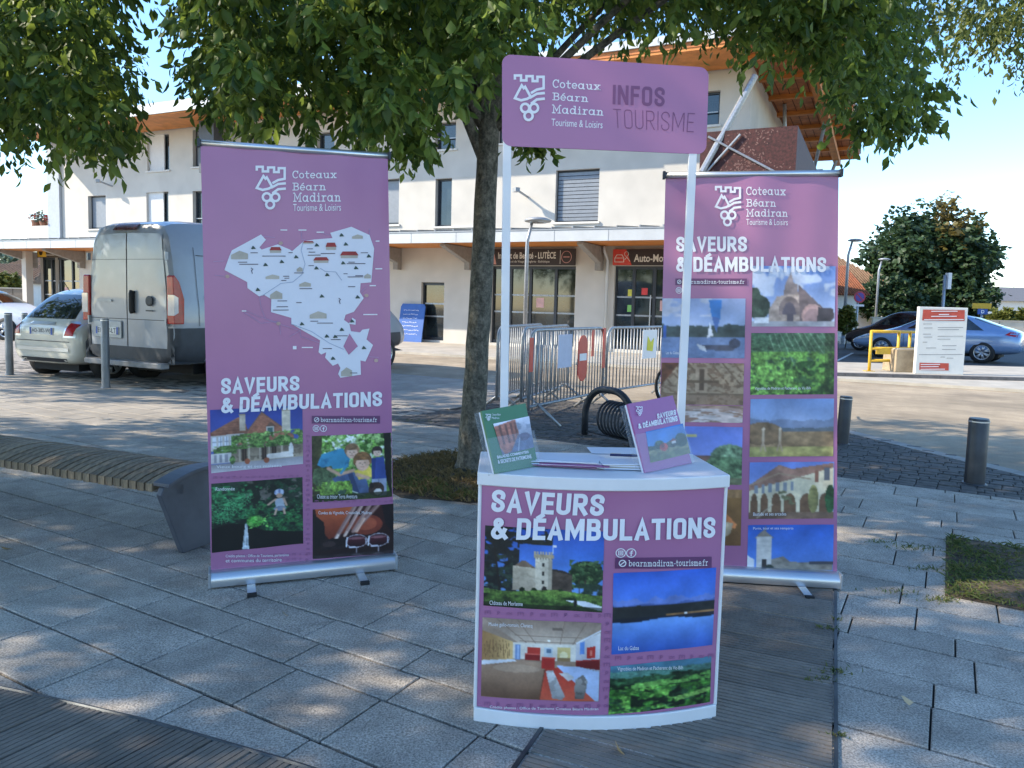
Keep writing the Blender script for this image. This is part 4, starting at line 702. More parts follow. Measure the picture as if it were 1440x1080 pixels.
def rollup(name,label,bl,br,tl_px,tr_px,px_sheet,lean_seed):
    c=(bl+br)/2; root=empty(name,c,0,label,'banner stand','roll-up banner stands'); L=(br-bl); ax=L.normalized(); nn=Vector((ax.y,-ax.x,0))
    ang=math.atan2(ax.y,ax.x); rot=Matrix.Rotation(ang,3,'Z'); w=L.length
    TL=AT(*tl_px,bl.y); TR=AT(*tr_px,br.y)
    prof=[(-.05,0),(.05,0),(.055,.03),(.045,.058),(.02,.07),(-.03,.07),(-.05,.05)]
    mb=MB(); mb.prism(prof,lambda d,z:nn*d-ax*w/2+Vector((0,0,z+.012)),lambda d,z:nn*d+ax*w/2+Vector((0,0,z+.012))); base=mb.build('base_cassette',M_alu,root); smooth_angle(base,50)
    for s in(-1,1): mb=MB(); mb.box(ax*s*(w/2+.006)+Vector((0,0,.046)),(.012,.112,.075),rot); mb.build('end_cap',M_grey,base,bevel=.004)
    for s in(-.27,.27): mb=MB(); mb.box(ax*s*w*1.1+nn*.06+Vector((0,0,.006)),(.038,.25,.010),rot); f=mb.build('foot',M_alu,root); mb=MB(); mb.box(ax*s*w*1.1+nn*.182+Vector((0,0,.008)),(.042,.02,.016),rot); mb.build('rubber_tip',M_black,f)
    B0=bl-c+Vector((0,0,.078))+nn*.0; B1=br-c+Vector((0,0,.078)); T0=TL-c; T1=TR-c
    rs=random.Random(lean_seed); ph=rs.random()*6
    def fn(u,v,off):
        p=(T0*(1-u)+T1*u)*(1-v)+(B0*(1-u)+B1*u)*v
        wv=.0115*math.sin(u*7.5+ph+v*.8)*(.35+.65*math.sin(math.pi*min(1,max(0,v))))+.010*math.sin(math.pi*u)*(1-v)*.6+.003*math.sin(u*19+v*2+ph)
        return p+nn*(wv+off)
    mb=MB(); mb.grid(lambda u,v:fn(u,v,0),48,40); sheet=mb.build('banner_sheet',M_purple,root,True)
    mb=MB(); d=(T1-T0).normalized(); mb.tube([T0-d*.004+Vector((0,0,.012)),T1+d*.004+Vector((0,0,.012))],.016,10); mb.build('top_rail',M_alu,root,True)
    for q in(T0-d*.008,T1+d*.008): mb=MB(); mb.box(q+Vector((0,0,.012)),(.012,.034,.036),rot); mb.build('rail_end',M_dark,root)
    mb=MB(); mid=(T0+T1)/2; mb.tube([Vector((0,0,.05))-nn*.03,mid-nn*.035],.012,8); mb.build('support_pole',M_alu,root,True)
    return root,Sheet(px_sheet,fn,sheet)
def url_pill(sh,x0,y0,x1,y1,white=True):
    put_poly(sh,[[(x0+(x1-x0)*i/8,y0),(x0+(x1-x0)*(i+1)/8,y0),(x0+(x1-x0)*(i+1)/8,y1),(x0+(x1-x0)*i/8,y1)] for i in range(8)],M_dpurple,'address_bar',.0025)
    h=y1-y0; put_strokes(sh,'bearnmadiran-tourisme.fr',Bq(x0+h*1.1,y0+h*.2,x1-h*.4,y1-h*.22),M_white,SLAB,.12,.1,off=.0045); put_poly(sh,thick(ring(x0+h*.6,(y0+y1)/2,h*.28),h*.09,True)+thick([(x0+h*.45,(y0+y1)/2+h*.12),(x0+h*.75,(y0+y1)/2-h*.12)],h*.09),M_white,'link_icon',.0045)
def social(sh,x,y,r,gap):
    put_poly(sh,thick(ring(x,y,r),r*.2,True)+thick([(x-r*.45,y-r*.45),(x+r*.45,y-r*.45),(x+r*.45,y+r*.45),(x-r*.45,y+r*.45)],r*.18,True)+thick(ring(x,y,r*.2,None,8),r*.15,True),M_white,'photo_app_icon',.003)
    x+=gap; put_poly(sh,thick(ring(x,y,r),r*.2,True)+thick([(x+r*.3,y-r*.5),(x,y-r*.4),(x,y+r*.65)],r*.24)+thick([(x-r*.3,y),(x+r*.3,y)],r*.2),M_white,'letter_f_icon',.003)
# ---- left banner
bl,br=G(297,825),G(553,799); rootL,SL=rollup('roll_up_banner','purple roll-up banner printed with a white illustrated area map',bl,br,(282,205),(545,223),[(282,205),(545,223),(551,786),(298,808)],1)
logo_block(SL,360,235,.93,0,[('Coteaux',(410,240,472,251)),('Béarn',(410,257,457,268)),('Madiran',(411,271,478,284)),('Tourisme & Loisirs',(411,287,478,297))])
mp=[(72,330),(105,235),(120,200),(310,95),(342,130),(300,180),(315,195),(420,160),(500,195),(515,205),(590,140),(660,128),(780,120),(765,85),(905,45),(1025,100),(1055,190),(1035,415),(965,420),(960,480),(985,520),(920,610),(865,630),(855,665),(890,690),(900,740),(960,748),(975,730),(1022,722),(1002,795),(1045,832),(995,942),(962,935),(965,1030),(830,1050),(815,1025),(830,985),(815,955),(780,970),(730,915),(738,880),(705,895),(688,880),(698,800),(510,690),(510,650),(375,610),(378,525),(330,495),(297,505),(222,450),(220,410)]
MPX=lambda l:[(300+x/4.696,310+y/4.696) for x,y in l]
m_map=mat('map_white',(.70,.70,.76),.45,var=.02)
mapo=bend_poly(SL,MPX(mp),m_map,'area_map',.0025); bend_poly(SL,MPX([(890,755),(945,840),(885,897),(850,840)]),M_purple,'map_gap',.004); bend_poly(SL,MPX([(910,650),(932,665),(930,697),(886,690)]),m_map,'map_enclave',.0025)
m_mg=mat('map_green',(.04,.075,.06),.5); m_mr=mat('map_red',(.36,.03,.03),.5); m_mc=mat('map_cream',(.50,.44,.36),.5); m_mk=mat('map_ink',(.07,.06,.10),.5); m_ml=mat('map_line',(.42,.24,.42),.5); m_mt=mat('map_tan',(.55,.36,.30),.5)
P=[]; 
for x,y in [(260,182),(840,100),(868,160),(542,243),(340,295),(447,275),(935,318),(745,363),(677,165),(710,505),(580,690),(840,728),(742,772),(797,775),(985,850),(782,920),(908,672),(945,512),(850,285),(290,460),(675,318),(1020,240)]: P+=[MPX([(x-16,y+9),(x-4,y-13),(x+6,y-6),(x+17,y+9)])]+[MPX(ring(x-6,y+5,8,6,7))]
put_poly(SL,P,m_mg,'map_tree_icons',.0045); P=[]; Q=[]; K=[]
for x,y,w,h in [(405,200,40,22),(622,148,38,10),(770,178,36,28),(890,235,62,26),(705,268,52,22)]: P.append(MPX([(x-w,y),(x-w*.7,y-h),(x+w*.7,y-h),(x+w,y)])); Q.append(MPX([(x-w*.9,y),(x+w*.9,y),(x+w*.9,y+h*.7),(x-w*.9,y+h*.7)]))
put_poly(SL,P,m_mr,'map_red_roofs',.005)
for x,y,w,h in [(170,230,55,28),(410,495,40,28),(685,630,55,24),(600,425,38,16),(385,375,45,15),(565,325,20,16),(870,1010,36,30),(1010,372,22,16),(945,110,36,14)]: Q.append(MPX([(x-w,y),(x,y-h),(x+w,y-h*.3),(x+w,y+h),(x-w,y+h)]))
put_poly(SL,Q,m_mc,'map_house_icons',.0045)
for x,y,w in [(265,216,22),(395,238,75),(190,278,28),(230,292,60),(632,190,18),(645,212,20),(660,232,40),(640,302,16),(560,350,30),(475,372,18),(480,385,14),(460,400,15),(605,455,40),(450,536,30),(560,548,16),(450,575,36),(440,597,50),(660,672,24),(730,685,50),(800,795,30),(745,855,28),(915,1018,24),(935,290,60),(905,280,20),(990,218,22),(865,357,12),(955,370,24),(905,443,22),(840,770,36),(505,215,12),(750,222,45),(930,378,50)]: K+=[MPX(q) for q in thick([(x-w,y),(x+w,y)],5)]
for x,y in [(250,335),(825,538)]: K+=[MPX(q) for q in thick([(x-4,y-18),(x+6,y-10),(x-2,y),(x+4,y+18)],5)]
put_poly(SL,K,m_mk,'map_captions',.0045); K=[]
for l in [[(585,150),(575,200),(600,290),(580,360),(520,410),(440,420),(380,460),(320,500)],[(510,690),(640,740),(760,820),(850,860)],[(700,320),(730,340),(800,345),(840,400)]]: K+=[MPX(q) for q in thick(l,4)]
put_poly(SL,K,mat('map_river',(.36,.42,.55),.5),'map_rivers',.004); K=[]
for l in [[(300,505),(310,580),(340,655),(425,690),(570,735),(570,775),(690,815)],[(210,600),(300,640),(430,685),(440,760)],[(200,610),(310,685),(430,670)],[(500,775),(570,735)],[(575,65),(580,130),(600,130)],[(1025,60),(1025,100)],[(0,275),(65,270)],[(10,365),(75,372)],[(1060,325),(1110,325)],[(1000,450),(970,480)],[(1020,910),(1080,915)],[(300,105),(400,115)],[(690,80),(760,100)],[(575,65),(610,65)]]: K+=[MPX(q) for q in thick(l,4.5)]
put_poly(SL,K,m_ml,'map_roads',.002); put_poly(SL,[MPX(ring(x,y,14,12,10)) for x,y in((440,152),(92,372),(425,687),(1003,502),(1065,935))],m_mt,'map_town_dots',.003)
put_poly(SL,[MPX(q) for x,y,w in((460,65,20),(583,65,24),(1078,141,10),(1028,629,44),(615,848,34),(200,602,12),(1085,325,20),(1045,437,18),(700,80,22)) for q in thick([(x-w,y),(x+w,y)],7)]+[MPX([(520,838),(544,838),(544,860),(520,860)])],M_white,'map_place_names',.003)
put_strokes(SL,'SAVEURS',[(311,533),(420,531),(420,552),(311,556)],M_white); put_strokes(SL,'& DÉAMBULATIONS',[(312,561),(535,553),(535,574),(311,583)],M_white,off=.0045)
url_pill(SL,437,588,532,599); social(SL,443,606,4.3,10)
put_photo(SL,[(296,578),(424,573),(425,657),(298,668)],pic_house()); put_photo(SL,[(437,617),(548,612),(549,704),(438,712)],pic_kids()); put_photo(SL,[(298,683),(424,676),(425,771),(299,782)],pic_falls()); put_photo(SL,[(438,722),(551,714),(551,785),(438,793)],pic_glass())
pattern(SL,[(300,671,424,678,7),(428,614,436,790,7),(440,707,549,714,7),(330,783,434,800,7)],M_mpurple)
for t,b in [('Vieux bourg et ses maisons',(305,657,395,662)),('Randonnée',(304,688,330,693)),('Chasse au trésor Terra Aventura',(444,700,500,706)),('Cuvées du Vignoble, Crouseilles, Madiran',(446,724,520,730)),('Crédits photos : Office de Tourisme, partenaires',(318,785,405,790)),('et communes du territoire',(318,791,395,796))]: put_text(SL,t,b,M_white,'caption',off=.004)
# ---- right banner
br=G(1176,826); bl=Vector((br.x-.885,br.y+.088,0)); p0=PR(bl+Vector((0,0,.078))); p1=PR(br+Vector((0,0,.078)))
rootR,SR_=rollup('roll_up_banner','purple roll-up banner covered in two columns of pictures behind the counter',bl,br,(936,250),(1180,247),[(936,250),(1180,247),p1,p0],5)
logo_block(SR_,1006,262,.80,0,[('Coteaux',(1048,262,1104,273)),('Béarn',(1048,278,1090,288)),('Madiran',(1048,291,1107,301)),('Tourisme & Loisirs',(1048,304,1107,312))])
put_strokes(SR_,'SAVEURS',Bq(951,327,1049,347),M_white); put_strokes(SR_,'& DÉAMBULATIONS',Bq(951,354,1162,374),M_white,off=.0045)
url_pill(SR_,950,383,1049,392); social(SR_,955,399,4,10)
Q=lambda x0,y0,x1,y1,k=0:[(x0,y0),(x1,y0-k),(x1-1.5,y1-k),(x0-1.5,y1)]
for q,f in [((932,410,1047,492),pic_sail),((931,499,1045,558),pic_mosaic),((930,559,1044,583),pic_beach),((929,589,1043,673),pic_tower),((984,680,1042,764),pic_shell),((1057,366,1176,448),pic_church),((1055,457,1175,543),pic_rows),((1054,549,1174,632),pic_hike),((1053,640,1174,724),pic_arcade),((1051,733,1173,803),pic_belfry)]: put_photo(SR_,Q(*q),f())
for t,b in [('Lac du Gabas',(937,483,955,487)),('Vignobles de Madiran et Pacherenc du Vic-Bilh',(1060,532,1140,537)),('Bastide et ses arcades',(1058,714,1105,719)),('Porte, tour et ses remparts',(1058,736,1115,741))]: put_text(SR_,t,b,M_white,'caption',off=.004)
# ---- promotional counter
EL,ER=G(669,1013),G(1003,1009); mid=(EL+ER)/2; ch=ER-EL; cw=ch.length; cax=ch.normalized(); cn=Vector((cax.y,-cax.x,0)); sag=.066; RA=(cw*cw/4+sag*sag)/(2*sag); half=math.asin(cw/2/RA)
ctr=empty('promotional_counter',mid,0,'white curved promotional counter with purple printed front and raised name board','counter')
def arc(u,off=0): a=(u*2-1)*half; return cax*(RA+off)*math.sin(a)+cn*((RA+off)*math.cos(a)-RA*math.cos(half))
ZP0,ZP1=.05,.79
def fnP(u,v,off):
    wr=.0022*math.sin(u*9+v*14)+.0016*math.sin(u*23-v*9+1)+.002*math.sin(v*21+u*5); p=arc(u,off+wr*.8*math.sin(math.pi*u)); return p+Vector((0,0,ZP1+(ZP0-ZP1)*v))
mb=MB(); mb.grid(lambda u,v:fnP(u,v,0),60,40); panel=mb.build('front_panel',M_purple,ctr,True)
DP=.33; back=lambda u:cax*(u-.5)*cw*.96-cn*DP
def slabz(mb,z0,z1,o): 
    pts=[arc(i/24,o) for i in range(25)]; pts=[p+ (cax*(-o if i==0 else o if i==24 else 0)) for i,p in enumerate(pts)]; pts+=[back(1)+cax*o,back(0)-cax*o]; mb.prism([(p.x,p.y) for p in pts],lambda x,y:(x,y,z0),lambda x,y:(x,y,z1))
mb=MB(); slabz(mb,.79,.832,.010); mb.build('countertop',M_plastic,ctr,bevel=.004)
mb=MB(); slabz(mb,0.0,.048,.006); mb.build('base_plate',M_plastic,ctr,bevel=.004)
mb=MB()
for u in(0,1): a=arc(u,-.006); b=back(u); mb.quad(a+Vector((0,0,.048)),b+Vector((0,0,.048)),b+Vector((0,0,.79)),a+Vector((0,0,.79)))
mb.quad(back(0)+Vector((0,0,.048)),back(1)+Vector((0,0,.048)),back(1)+Vector((0,0,.79)),back(0)+Vector((0,0,.79))); mb.build('side_panel',M_plastic,ctr)
for u in(-.004,1.004): mb=MB(); a=arc(u,.001); mb.tube([a+Vector((0,0,.048)),a+Vector((0,0,.79))],.006,8); mb.build('edge_strip',M_plastic,ctr)
SP=Sheet([(676,684),(1014,683),(1003,998),(670,1003)],fnP,panel,corr=lambda x,y:y-(4+7*(y-683)/320)*(1-((x-840)/168)**2))
put_strokes(SP,'SAVEURS',[(692,690),(842,693),(840,724),(690,722)],M_white); put_strokes(SP,'& DÉAMBULATIONS',[(692,730),(998,725),(998,755),(690,761)],M_white,off=.0055)
social(SP,863,776,6.3,14); url_pill(SP,856,783,994,799)
put_photo(SP,[(682,742),(841,746),(839,862),(680,857)],pic_castle()); put_photo(SP,[(679,874),(838,877),(836,992),(677,988)],pic_museum()); put_photo(SP,[(854,806),(1002,799),(998,912),(852,923)],pic_lake()); put_photo(SP,[(851,940),(997,928),(996,996),(849,1011)],pic_vine())
pattern(SP,[(680,861,838,874,12),(840,860,851,1008,12),(855,922,998,934,12),(680,993,838,1003,12),(1003,800,1008,990,10)],M_mpurple)
for t,b in [('Château de Morlanne',(689,849,734,855)),('Musée gallo-romain, Claracq',(688,880,747,887)),('Lac du Gabas',(861,910,889,916)),('Vignobles de Madiran et Pacherenc du Vic-Bilh',(860,940,952,947)),('Crédits photos : Office de Tourisme Coteaux Béarn Madiran',(690,1000,835,1005))]: put_text(SP,t,b,M_white,'caption',off=.0045)
m_crease=None
# posts and name board
YB=2.74; hb=[AT(706,76,YB),AT(997,95,YB),AT(993,217,YB),AT(706,205,YB)]; hb=[p-mid for p in hb]
pts=[]
for (x0,y0),(x1,y1) in (((713,215),(708,640)),((973,225),(955,650))):
    a=AT(x0,y0,YB+.012)-mid; b=AT(x1,y1,YB+.0)-mid; b.z=.832; t=(a-b).normalized(); mb=MB(); mb.box((a+b)/2+t*.06,(.030,.012,(a-b).length+.12),Matrix.Rotation(math.asin(max(-1,min(1,t.x))),3,'Y')); mb.build('board_post',M_plastic,ctr,bevel=.003)
def fnH(u,v,off):
    p=(hb[0]*(1-u)+hb[1]*u)*(1-v)+(hb[3]*(1-u)+hb[2]*u)*v; return p+Vector((0,-1,0))*off
rc=[]; rU,rV=.045,.105
for cx_,cy_,a0 in((1-rU,rV,-90),(1-rU,1-rV,0),(rU,1-rV,90),(rU,rV,180)): rc+=[(cx_+rU*math.cos(R(a0+15*i)),cy_+rV*math.sin(R(a0+15*i))) for i in range(7)]
mb=MB(); mb.prism(rc,lambda u,v:fnH(u,v,-.006),lambda u,v:fnH(u,v,0)); board=mb.build('name_board',M_purple,ctr); board.data.materials.append(M_plastic)
SH=Sheet([(706,76),(997,95),(993,217),(706,205)],fnH,board); HX=lambda x,y:(700+x/4.8,70+y/4.8)
logo(SH,725,106.5,1.0,lift=.001)
m_hd=mat('print_board_purple',(.185,.055,.145),.4,var=.02)
for t,q in [('Coteaux',[(385,200),(712,222),(711,275),(383,258)]),('Béarn',[(383,290),(630,303),(628,356),(382,342)]),('Madiran',[(380,371),(735,394),(731,447),(379,430)])]: put_strokes(SH,t,[HX(*p) for p in q],M_white,SLAB,.13,.1,off=.001)
put_text(SH,'Tourisme & Loisirs',(0,0,1,1),M_white,quad=[HX(*p) for p in [(377,466),(727,484),(725,532),(375,514)]],off=.001)
put_strokes(SH,'INFOS',[HX(*p) for p in [(796,238),(1140,256),(1138,386),(793,370)]],m_hd,CAPS,.2,.16,off=.001); put_strokes(SH,'TOURISME',[HX(*p) for p in [(795,400),(1335,430),(1326,558),(803,528)]],m_hd,CAPS,.055,.2,off=.001)
# ---- brochures and papers on the counter
m_acr=mat('clear_acrylic',(.75,.8,.85),.05,var=0,alpha=.08,spec=.5); m_green=mat('brochure_green',(.07,.20,.09),.35,var=.03); m_pp=mat('brochure_purple',(.34,.09,.26),.35,var=.03); m_paper=mat('white_paper',(.72,.74,.80),.6,var=.02); m_blue=mat('blue_paper',(.22,.36,.66),.6,var=.03)
ZC=.8335
def brochure(name,label,q,m,paint,holder=None):
    (a,b,c,d)=q; BL=G(*d,ZC); BR=G(*c,ZC); n=(BR-BL).normalized(); yb=(BL.y+BR.y)/2
    TL=AT(*a,BL.y+.065); TR=AT(*b,BR.y+.065); root=empty(name,(BL+BR)/2,0,label,'brochure'); o0=(BL+BR)/2
    back_=(TL-BL).cross(BR-BL).normalized()
    if back_.y<0: back_=-back_
    def fn(u,v,off): return (TL*(1-u)+TR*u)*(1-v)+(BL*(1-u)+BR*u)*v-o0-back_*off
    mb=MB(); mb.prism([(0,0),(1,0),(1,1),(0,1)],lambda u,v:fn(u,v,-.008),lambda u,v:fn(u,v,0)); cover=mb.build('cover',m,root)
    mb=MB(); mb.prism([(.01,.005),(.985,.005),(.985,.995),(.01,.995)],lambda u,v:fn(u,v,-.0175),lambda u,v:fn(u,v,-.0085)); mb.build('pages',m_paper,root)
    h=MB(); h.prism([(-.06,-.0),(1.04,-.0),(1.04,1.0),(-.06,1.0)],lambda u,v:fn(u,v,-.024),lambda u,v:fn(u,v,-.021)); h.prism([(-.06,.45),(1.04,.45),(1.04,1.0),(-.06,1.0)],lambda u,v:fn(u,v,.005),lambda u,v:fn(u,v,.0075)); holder=h.build('acrylic_holder',m_acr,root)
    mb=MB(); p=[fn(-.06,1,-.024),fn(1.04,1,-.024)]; mb.prism([(0,0),(1,0),(1,1),(0,1)],lambda u,v:p[0]*(1-u)+p[1]*u+Vector((0,.10*v,0))-Vector((0,0,.0)),lambda u,v:p[0]*(1-u)+p[1]*u+Vector((0,.10*v,.003))); mb.build('holder_base',m_acr,root)
    return Sheet(q,fn,cover)
sg=brochure('green_brochure','green brochure with a street photo standing in a clear holder on the counter',[(677,578),(739,567),(757,655),(697,666)],m_green,None)
put_photo(sg,[(693,597),(744,586),(751,630),(706,641)],pic_street(),off=.001); logo(sg,682,583,.16); put_text(sg,'Coteaux Béarn',(691,582,703,585),M_white,'caption',off=.0015); put_text(sg,'Madiran',(691,587,701,590),M_white,'caption',off=.0015)
put_text(sg,'BALADES COMMENTÉES',(0,0,1,1),M_white,bold=.03,off=.002,quad=[(698,641),(742,634),(743,638),(699,646)]); put_text(sg,'& SECRETS DE PATRIMOINE',(0,0,1,1),M_white,bold=.03,off=.002,quad=[(699,648),(746,640),(747,645),(700,653)])
sg=brochure('purple_brochure','purple brochure with a red tractor photo standing in a clear holder on the counter',[(883,568),(946,556),(973,651),(908,665)],m_pp,None)
put_photo(sg,[(907,607),(960,595),(971,637),(914,651)],pic_tractor(),off=.001); logo(sg,893,572,.2); put_strokes(sg,'SAVEURS',[(922,582),(949,576),(950,583),(923,589)],M_white,off=.002); put_strokes(sg,'& DÉAMBULATIONS',[(896,596),(951,584),(952,592),(897,603)],M_white,off=.0025)
def flat_paper(name,label,cx,cy,w,h,rz,z,m,n=1,dz=.002,parent=None,jit=.01,cat='leaflet'):
    c=G(cx,cy,ZC); root=empty(name,(c.x,c.y,ZC),rz,label,cat)
    rs=random.Random(int(cx)); zz=z
    for i in range(n):
        mm=m[i%len(m)] if isinstance(m,list) else m; mb=MB(); mb.box((rs.uniform(-jit,jit),rs.uniform(-jit,jit),zz+dz/2),(w,h,dz*.9),Matrix.Rotation(rs.uniform(-.1,.1),3,'Z')); mb.build('sheet' if n>1 else 'page',mm,root); zz+=dz
    return root
flat_paper('leaflet_stack','fanned stack of white and purple leaflets beside the green brochure',800,652,.23,.13,R(-4),.0005,[m_paper,m_paper,m_pp,m_paper,m_paper,m_pp,m_paper],9,.0022,jit=.022)
flat_paper('paper_sheet','loose white sheet lying at the back of the counter',866,634,.20,.12,R(8),.0005,m_paper,1,.001,jit=0,cat='paper')
flat_paper('leaflet_stack','thick stack of folded leaflets with a blue sheet by the purple brochure',876,657,.15,.09,R(3),.0005,[m_blue,m_paper,m_mc,m_paper,m_paper,m_mc,m_paper],7,.0028,jit=.006)
c=G(878,650,ZC); pen=empty('pen',(c.x,c.y,ZC+.024),0,'dark blue pen lying on the leaflets by the purple brochure','pen'); mb=MB(); mb.tube([(-.05,.004,0),(.035,-.002,0),(.045,-.003,0),(.052,-.0035,0)],[.0045,.0045,.003,.001],8); m_navy=mat('navy_plastic',(.02,.03,.12),.35); mb.build('barrel',m_navy,pen,True); mb=MB(); mb.box((-.03,.003,.0055),(.035,.003,.0015)); mb.build('clip',m_alu,pen)
# ============================================================ VEHICLES
def apply_mods(o):
    dg=bpy.context.evaluated_depsgraph_get(); me=bpy.data.meshes.new_from_object(o.evaluated_get(dg)); o.modifiers.clear(); old=o.data; o.data=me; return o
def cut_arches(o,wh,W_,r_,yo=0):
    cs=[]
    for x in wh:
        c=MB(); c.tube([(x,-W_,r_*.95),(x,-W_*.45,r_*.95)],r_*1.13,24); c.tube([(x,W_*.45,r_*.95),(x,W_,r_*.95)],r_*1.13,24); k=c.build('cut',None); k.matrix_world=o.matrix_world; k.parent=o.parent; cs.append(k)
        m=o.modifiers.new('b','BOOLEAN'); m.operation='DIFFERENCE'; m.object=k; m.solver='EXACT'
    bpy.context.view_layer.update(); apply_mods(o)
    for k in cs: me=k.data; bpy.data.objects.remove(k); bpy.data.meshes.remove(me)
    o.data.shade_smooth(); smooth_angle(o,35)
m_rim=mat('alloy_rim',(.55,.56,.58),.3,.8,var=.05); m_tail=mat('red_tail_lamp',(.42,.006,.006),.25,var=.15,scale=14); m_lens=mat('clear_lamp_lens',(.6,.62,.65),.08,.2,var=.1); m_plate=mat('number_plate',(.7,.7,.68),.45); m_ink=mat('plate_ink',(.03,.03,.05),.5); m_carglass=mat('car_glass',(.03,.04,.045),.04,var=.5,scale=2.5,spec=.9); m_under=mat('dark_underbody',(.012,.012,.013),.8)
def wheel(parent,x,y,r_,w=.2,side=1,spokes=5):
    ax=Matrix.Rotation(R(-90*side),3,'X'); t=MB(); t.lathe((x,y,r_),[(r_*.66,-w/2),(r_*.93,-w/2),(r_,-w*.32),(r_,w*.32),(r_*.93,w/2),(r_*.66,w/2)],28,ax,False); o=t.build('wheel',M_black,parent,True)
    t=MB(); t.lathe((x,y,r_),[(r_*.62,w*.2),(r_*.67,w*.46),(r_*.62,w*.5),(r_*.58,w*.3)],28,ax,False); t.build('rim',m_rim,o,True)
    t=MB(); t.lathe((x,y,r_),[(r_*.6,w*.1),(r_*.6,w*.14)],20,ax); t.build('brake_shadow',M_dark,o)
    t=MB()
    for k in range(spokes):
        a=2*math.pi*k/spokes; 
        for s in(-.13,.13): t.tube([Vector((x,y,r_))+ax@Vector((r_*.08*math.cos(a),r_*.08*math.sin(a),w*.42)),Vector((x,y,r_))+ax@Vector((r_*.62*math.cos(a+s),r_*.62*math.sin(a+s),w*.38))],r_*.055,6)
    t.lathe((x,y,r_),[(r_*.14,w*.36),(r_*.14,w*.46)],12,ax); t.build('spokes',m_rim,o,True); return o
def car(name,label,cat,loc,heading,secs,paint,wheels,rw,Wd,win=[],screens=[],group=None,spokes=5,sub=2):
    root=empty(name,loc,heading,label,cat,group)
    def sect(s_):
        x,zb,zs,zt,w,wt=s_; return [(x,0,zb),(x,w*.80,zb),(x,w*.965,zb+.10),(x,w,zb+.42*(zs-zb)),(x,w*.985,zs-.10),(x,w*.94,zs),(x,wt,zt-.035),(x,wt*.72,zt),(x,0,zt+.012)]
    def secx(x):
        a=[s_[0] for s_ in secs]; return tuple(np.interp(x,a,[s_[k] for s_ in secs]) for k in range(6))
    mb=MB(); n=9
    for s_ in secs:
        pts=sect(s_); mb.v+=pts+[(x,-y,z) for x,y,z in pts[1:-1][::-1]]
    m_=n+n-2
    for i in range(len(secs)-1):
        for j in range(m_): q=i*m_; mb.f.append((q+j,q+(j+1)%m_,q+m_+(j+1)%m_,q+m_+j))
    mb.f.append(tuple(range(m_-1,-1,-1))); e=(len(secs)-1)*m_; mb.f.append(tuple(range(e,e+m_)))
    body=mb.build('body',paint,root,True,sub=sub); bm=bmesh.new(); bm.from_mesh(body.data); bmesh.ops.recalc_face_normals(bm,faces=bm.faces[:]); bm.to_mesh(body.data); bm.free(); bpy.context.view_layer.update(); cut_arches(body,wheels,Wd,rw)
    for x in wheels:
        for s in(-1,1): wheel(root,x,s*(Wd/2-.115),rw,.2,s,spokes)
    u=MB(); u.box((sum(wheels)/2,0,rw*.95),(abs(wheels[1]-wheels[0])+.75,Wd*.62,.26)); u.build('underbody',m_under,root)
    from mathutils.bvhtree import BVHTree
    bv=BVHTree.FromPolygons([v.co for v in body.data.vertices],[p.vertices for p in body.data.polygons])
    def proj(p,dr,off=.006):
        h=bv.ray_cast(Vector(p),Vector(dr)); return (h[0]-Vector(dr)*off) if h[0] else None
    root_b=root
    def patch(nm,poly,axis,sgn,m,par=None,res=.06,off=.007):   # polygon on the body seen along an axis, projected onto the skin
        bm=bmesh.new(); bm.faces.new([bm.verts.new((a,b,0)) for a,b in poly])
        for k in(0,1):
            c=[p[k] for p in poly]; q=min(c)+res
            while q<max(c)-.01: bmesh.ops.bisect_plane(bm,geom=bm.verts[:]+bm.edges[:]+bm.faces[:],plane_co=(q,0,0) if k==0 else (0,q,0),plane_no=(1,0,0) if k==0 else (0,1,0)); q+=res
        bmesh.ops.triangulate(bm,faces=bm.faces[:])
        for v_ in bm.verts:
            a,b=v_.co.x,v_.co.y
            p,dr=((a,sgn*3,b),(0,-sgn,0)) if axis=='y' else ((sgn*9,a,b),(-sgn,0,0)) if axis=='x' else ((a,b,4),(0,0,-1))
            h=proj(p,dr,off); v_.co=h if h else Vector((a,sgn*Wd*.45,b)) if axis=='y' else Vector((0 if sgn<0 else 4,a,b))
        bmesh.ops.recalc_face_normals(bm,faces=bm.faces[:]); me=bpy.data.meshes.new(nm); bm.to_mesh(me); bm.free(); me.shade_smooth(); me.materials.append(m); o=bpy.data.objects.new(nm,me); COL.objects.link(o); o.parent=par or root; return o
    return root,patch,secx
def plate(root,x,z,sgn,t,w=.52,y0=0):
    mb=MB(); mb.box((x,y0,z),(.012,w,.11)); o=mb.build('number_plate',m_plate,root); v,f=text_geo(t,.01); mb=MB(); mb.v=[(x+sgn*.0075,y0+(-sgn if True else 1)*(-(a-.5)*w*.8),z+(.5-b)*.075) for a,b in v]; mb.f=f; mb.build('plate_text',m_ink,o)
    mb=MB()
    for s in(-1,1): mb.box((x+sgn*.0072,y0+s*(w/2-.022),z),(.001,.04,.108))
    mb.build('plate_band',mat('plate_blue',(.03,.09,.4),.5),o)
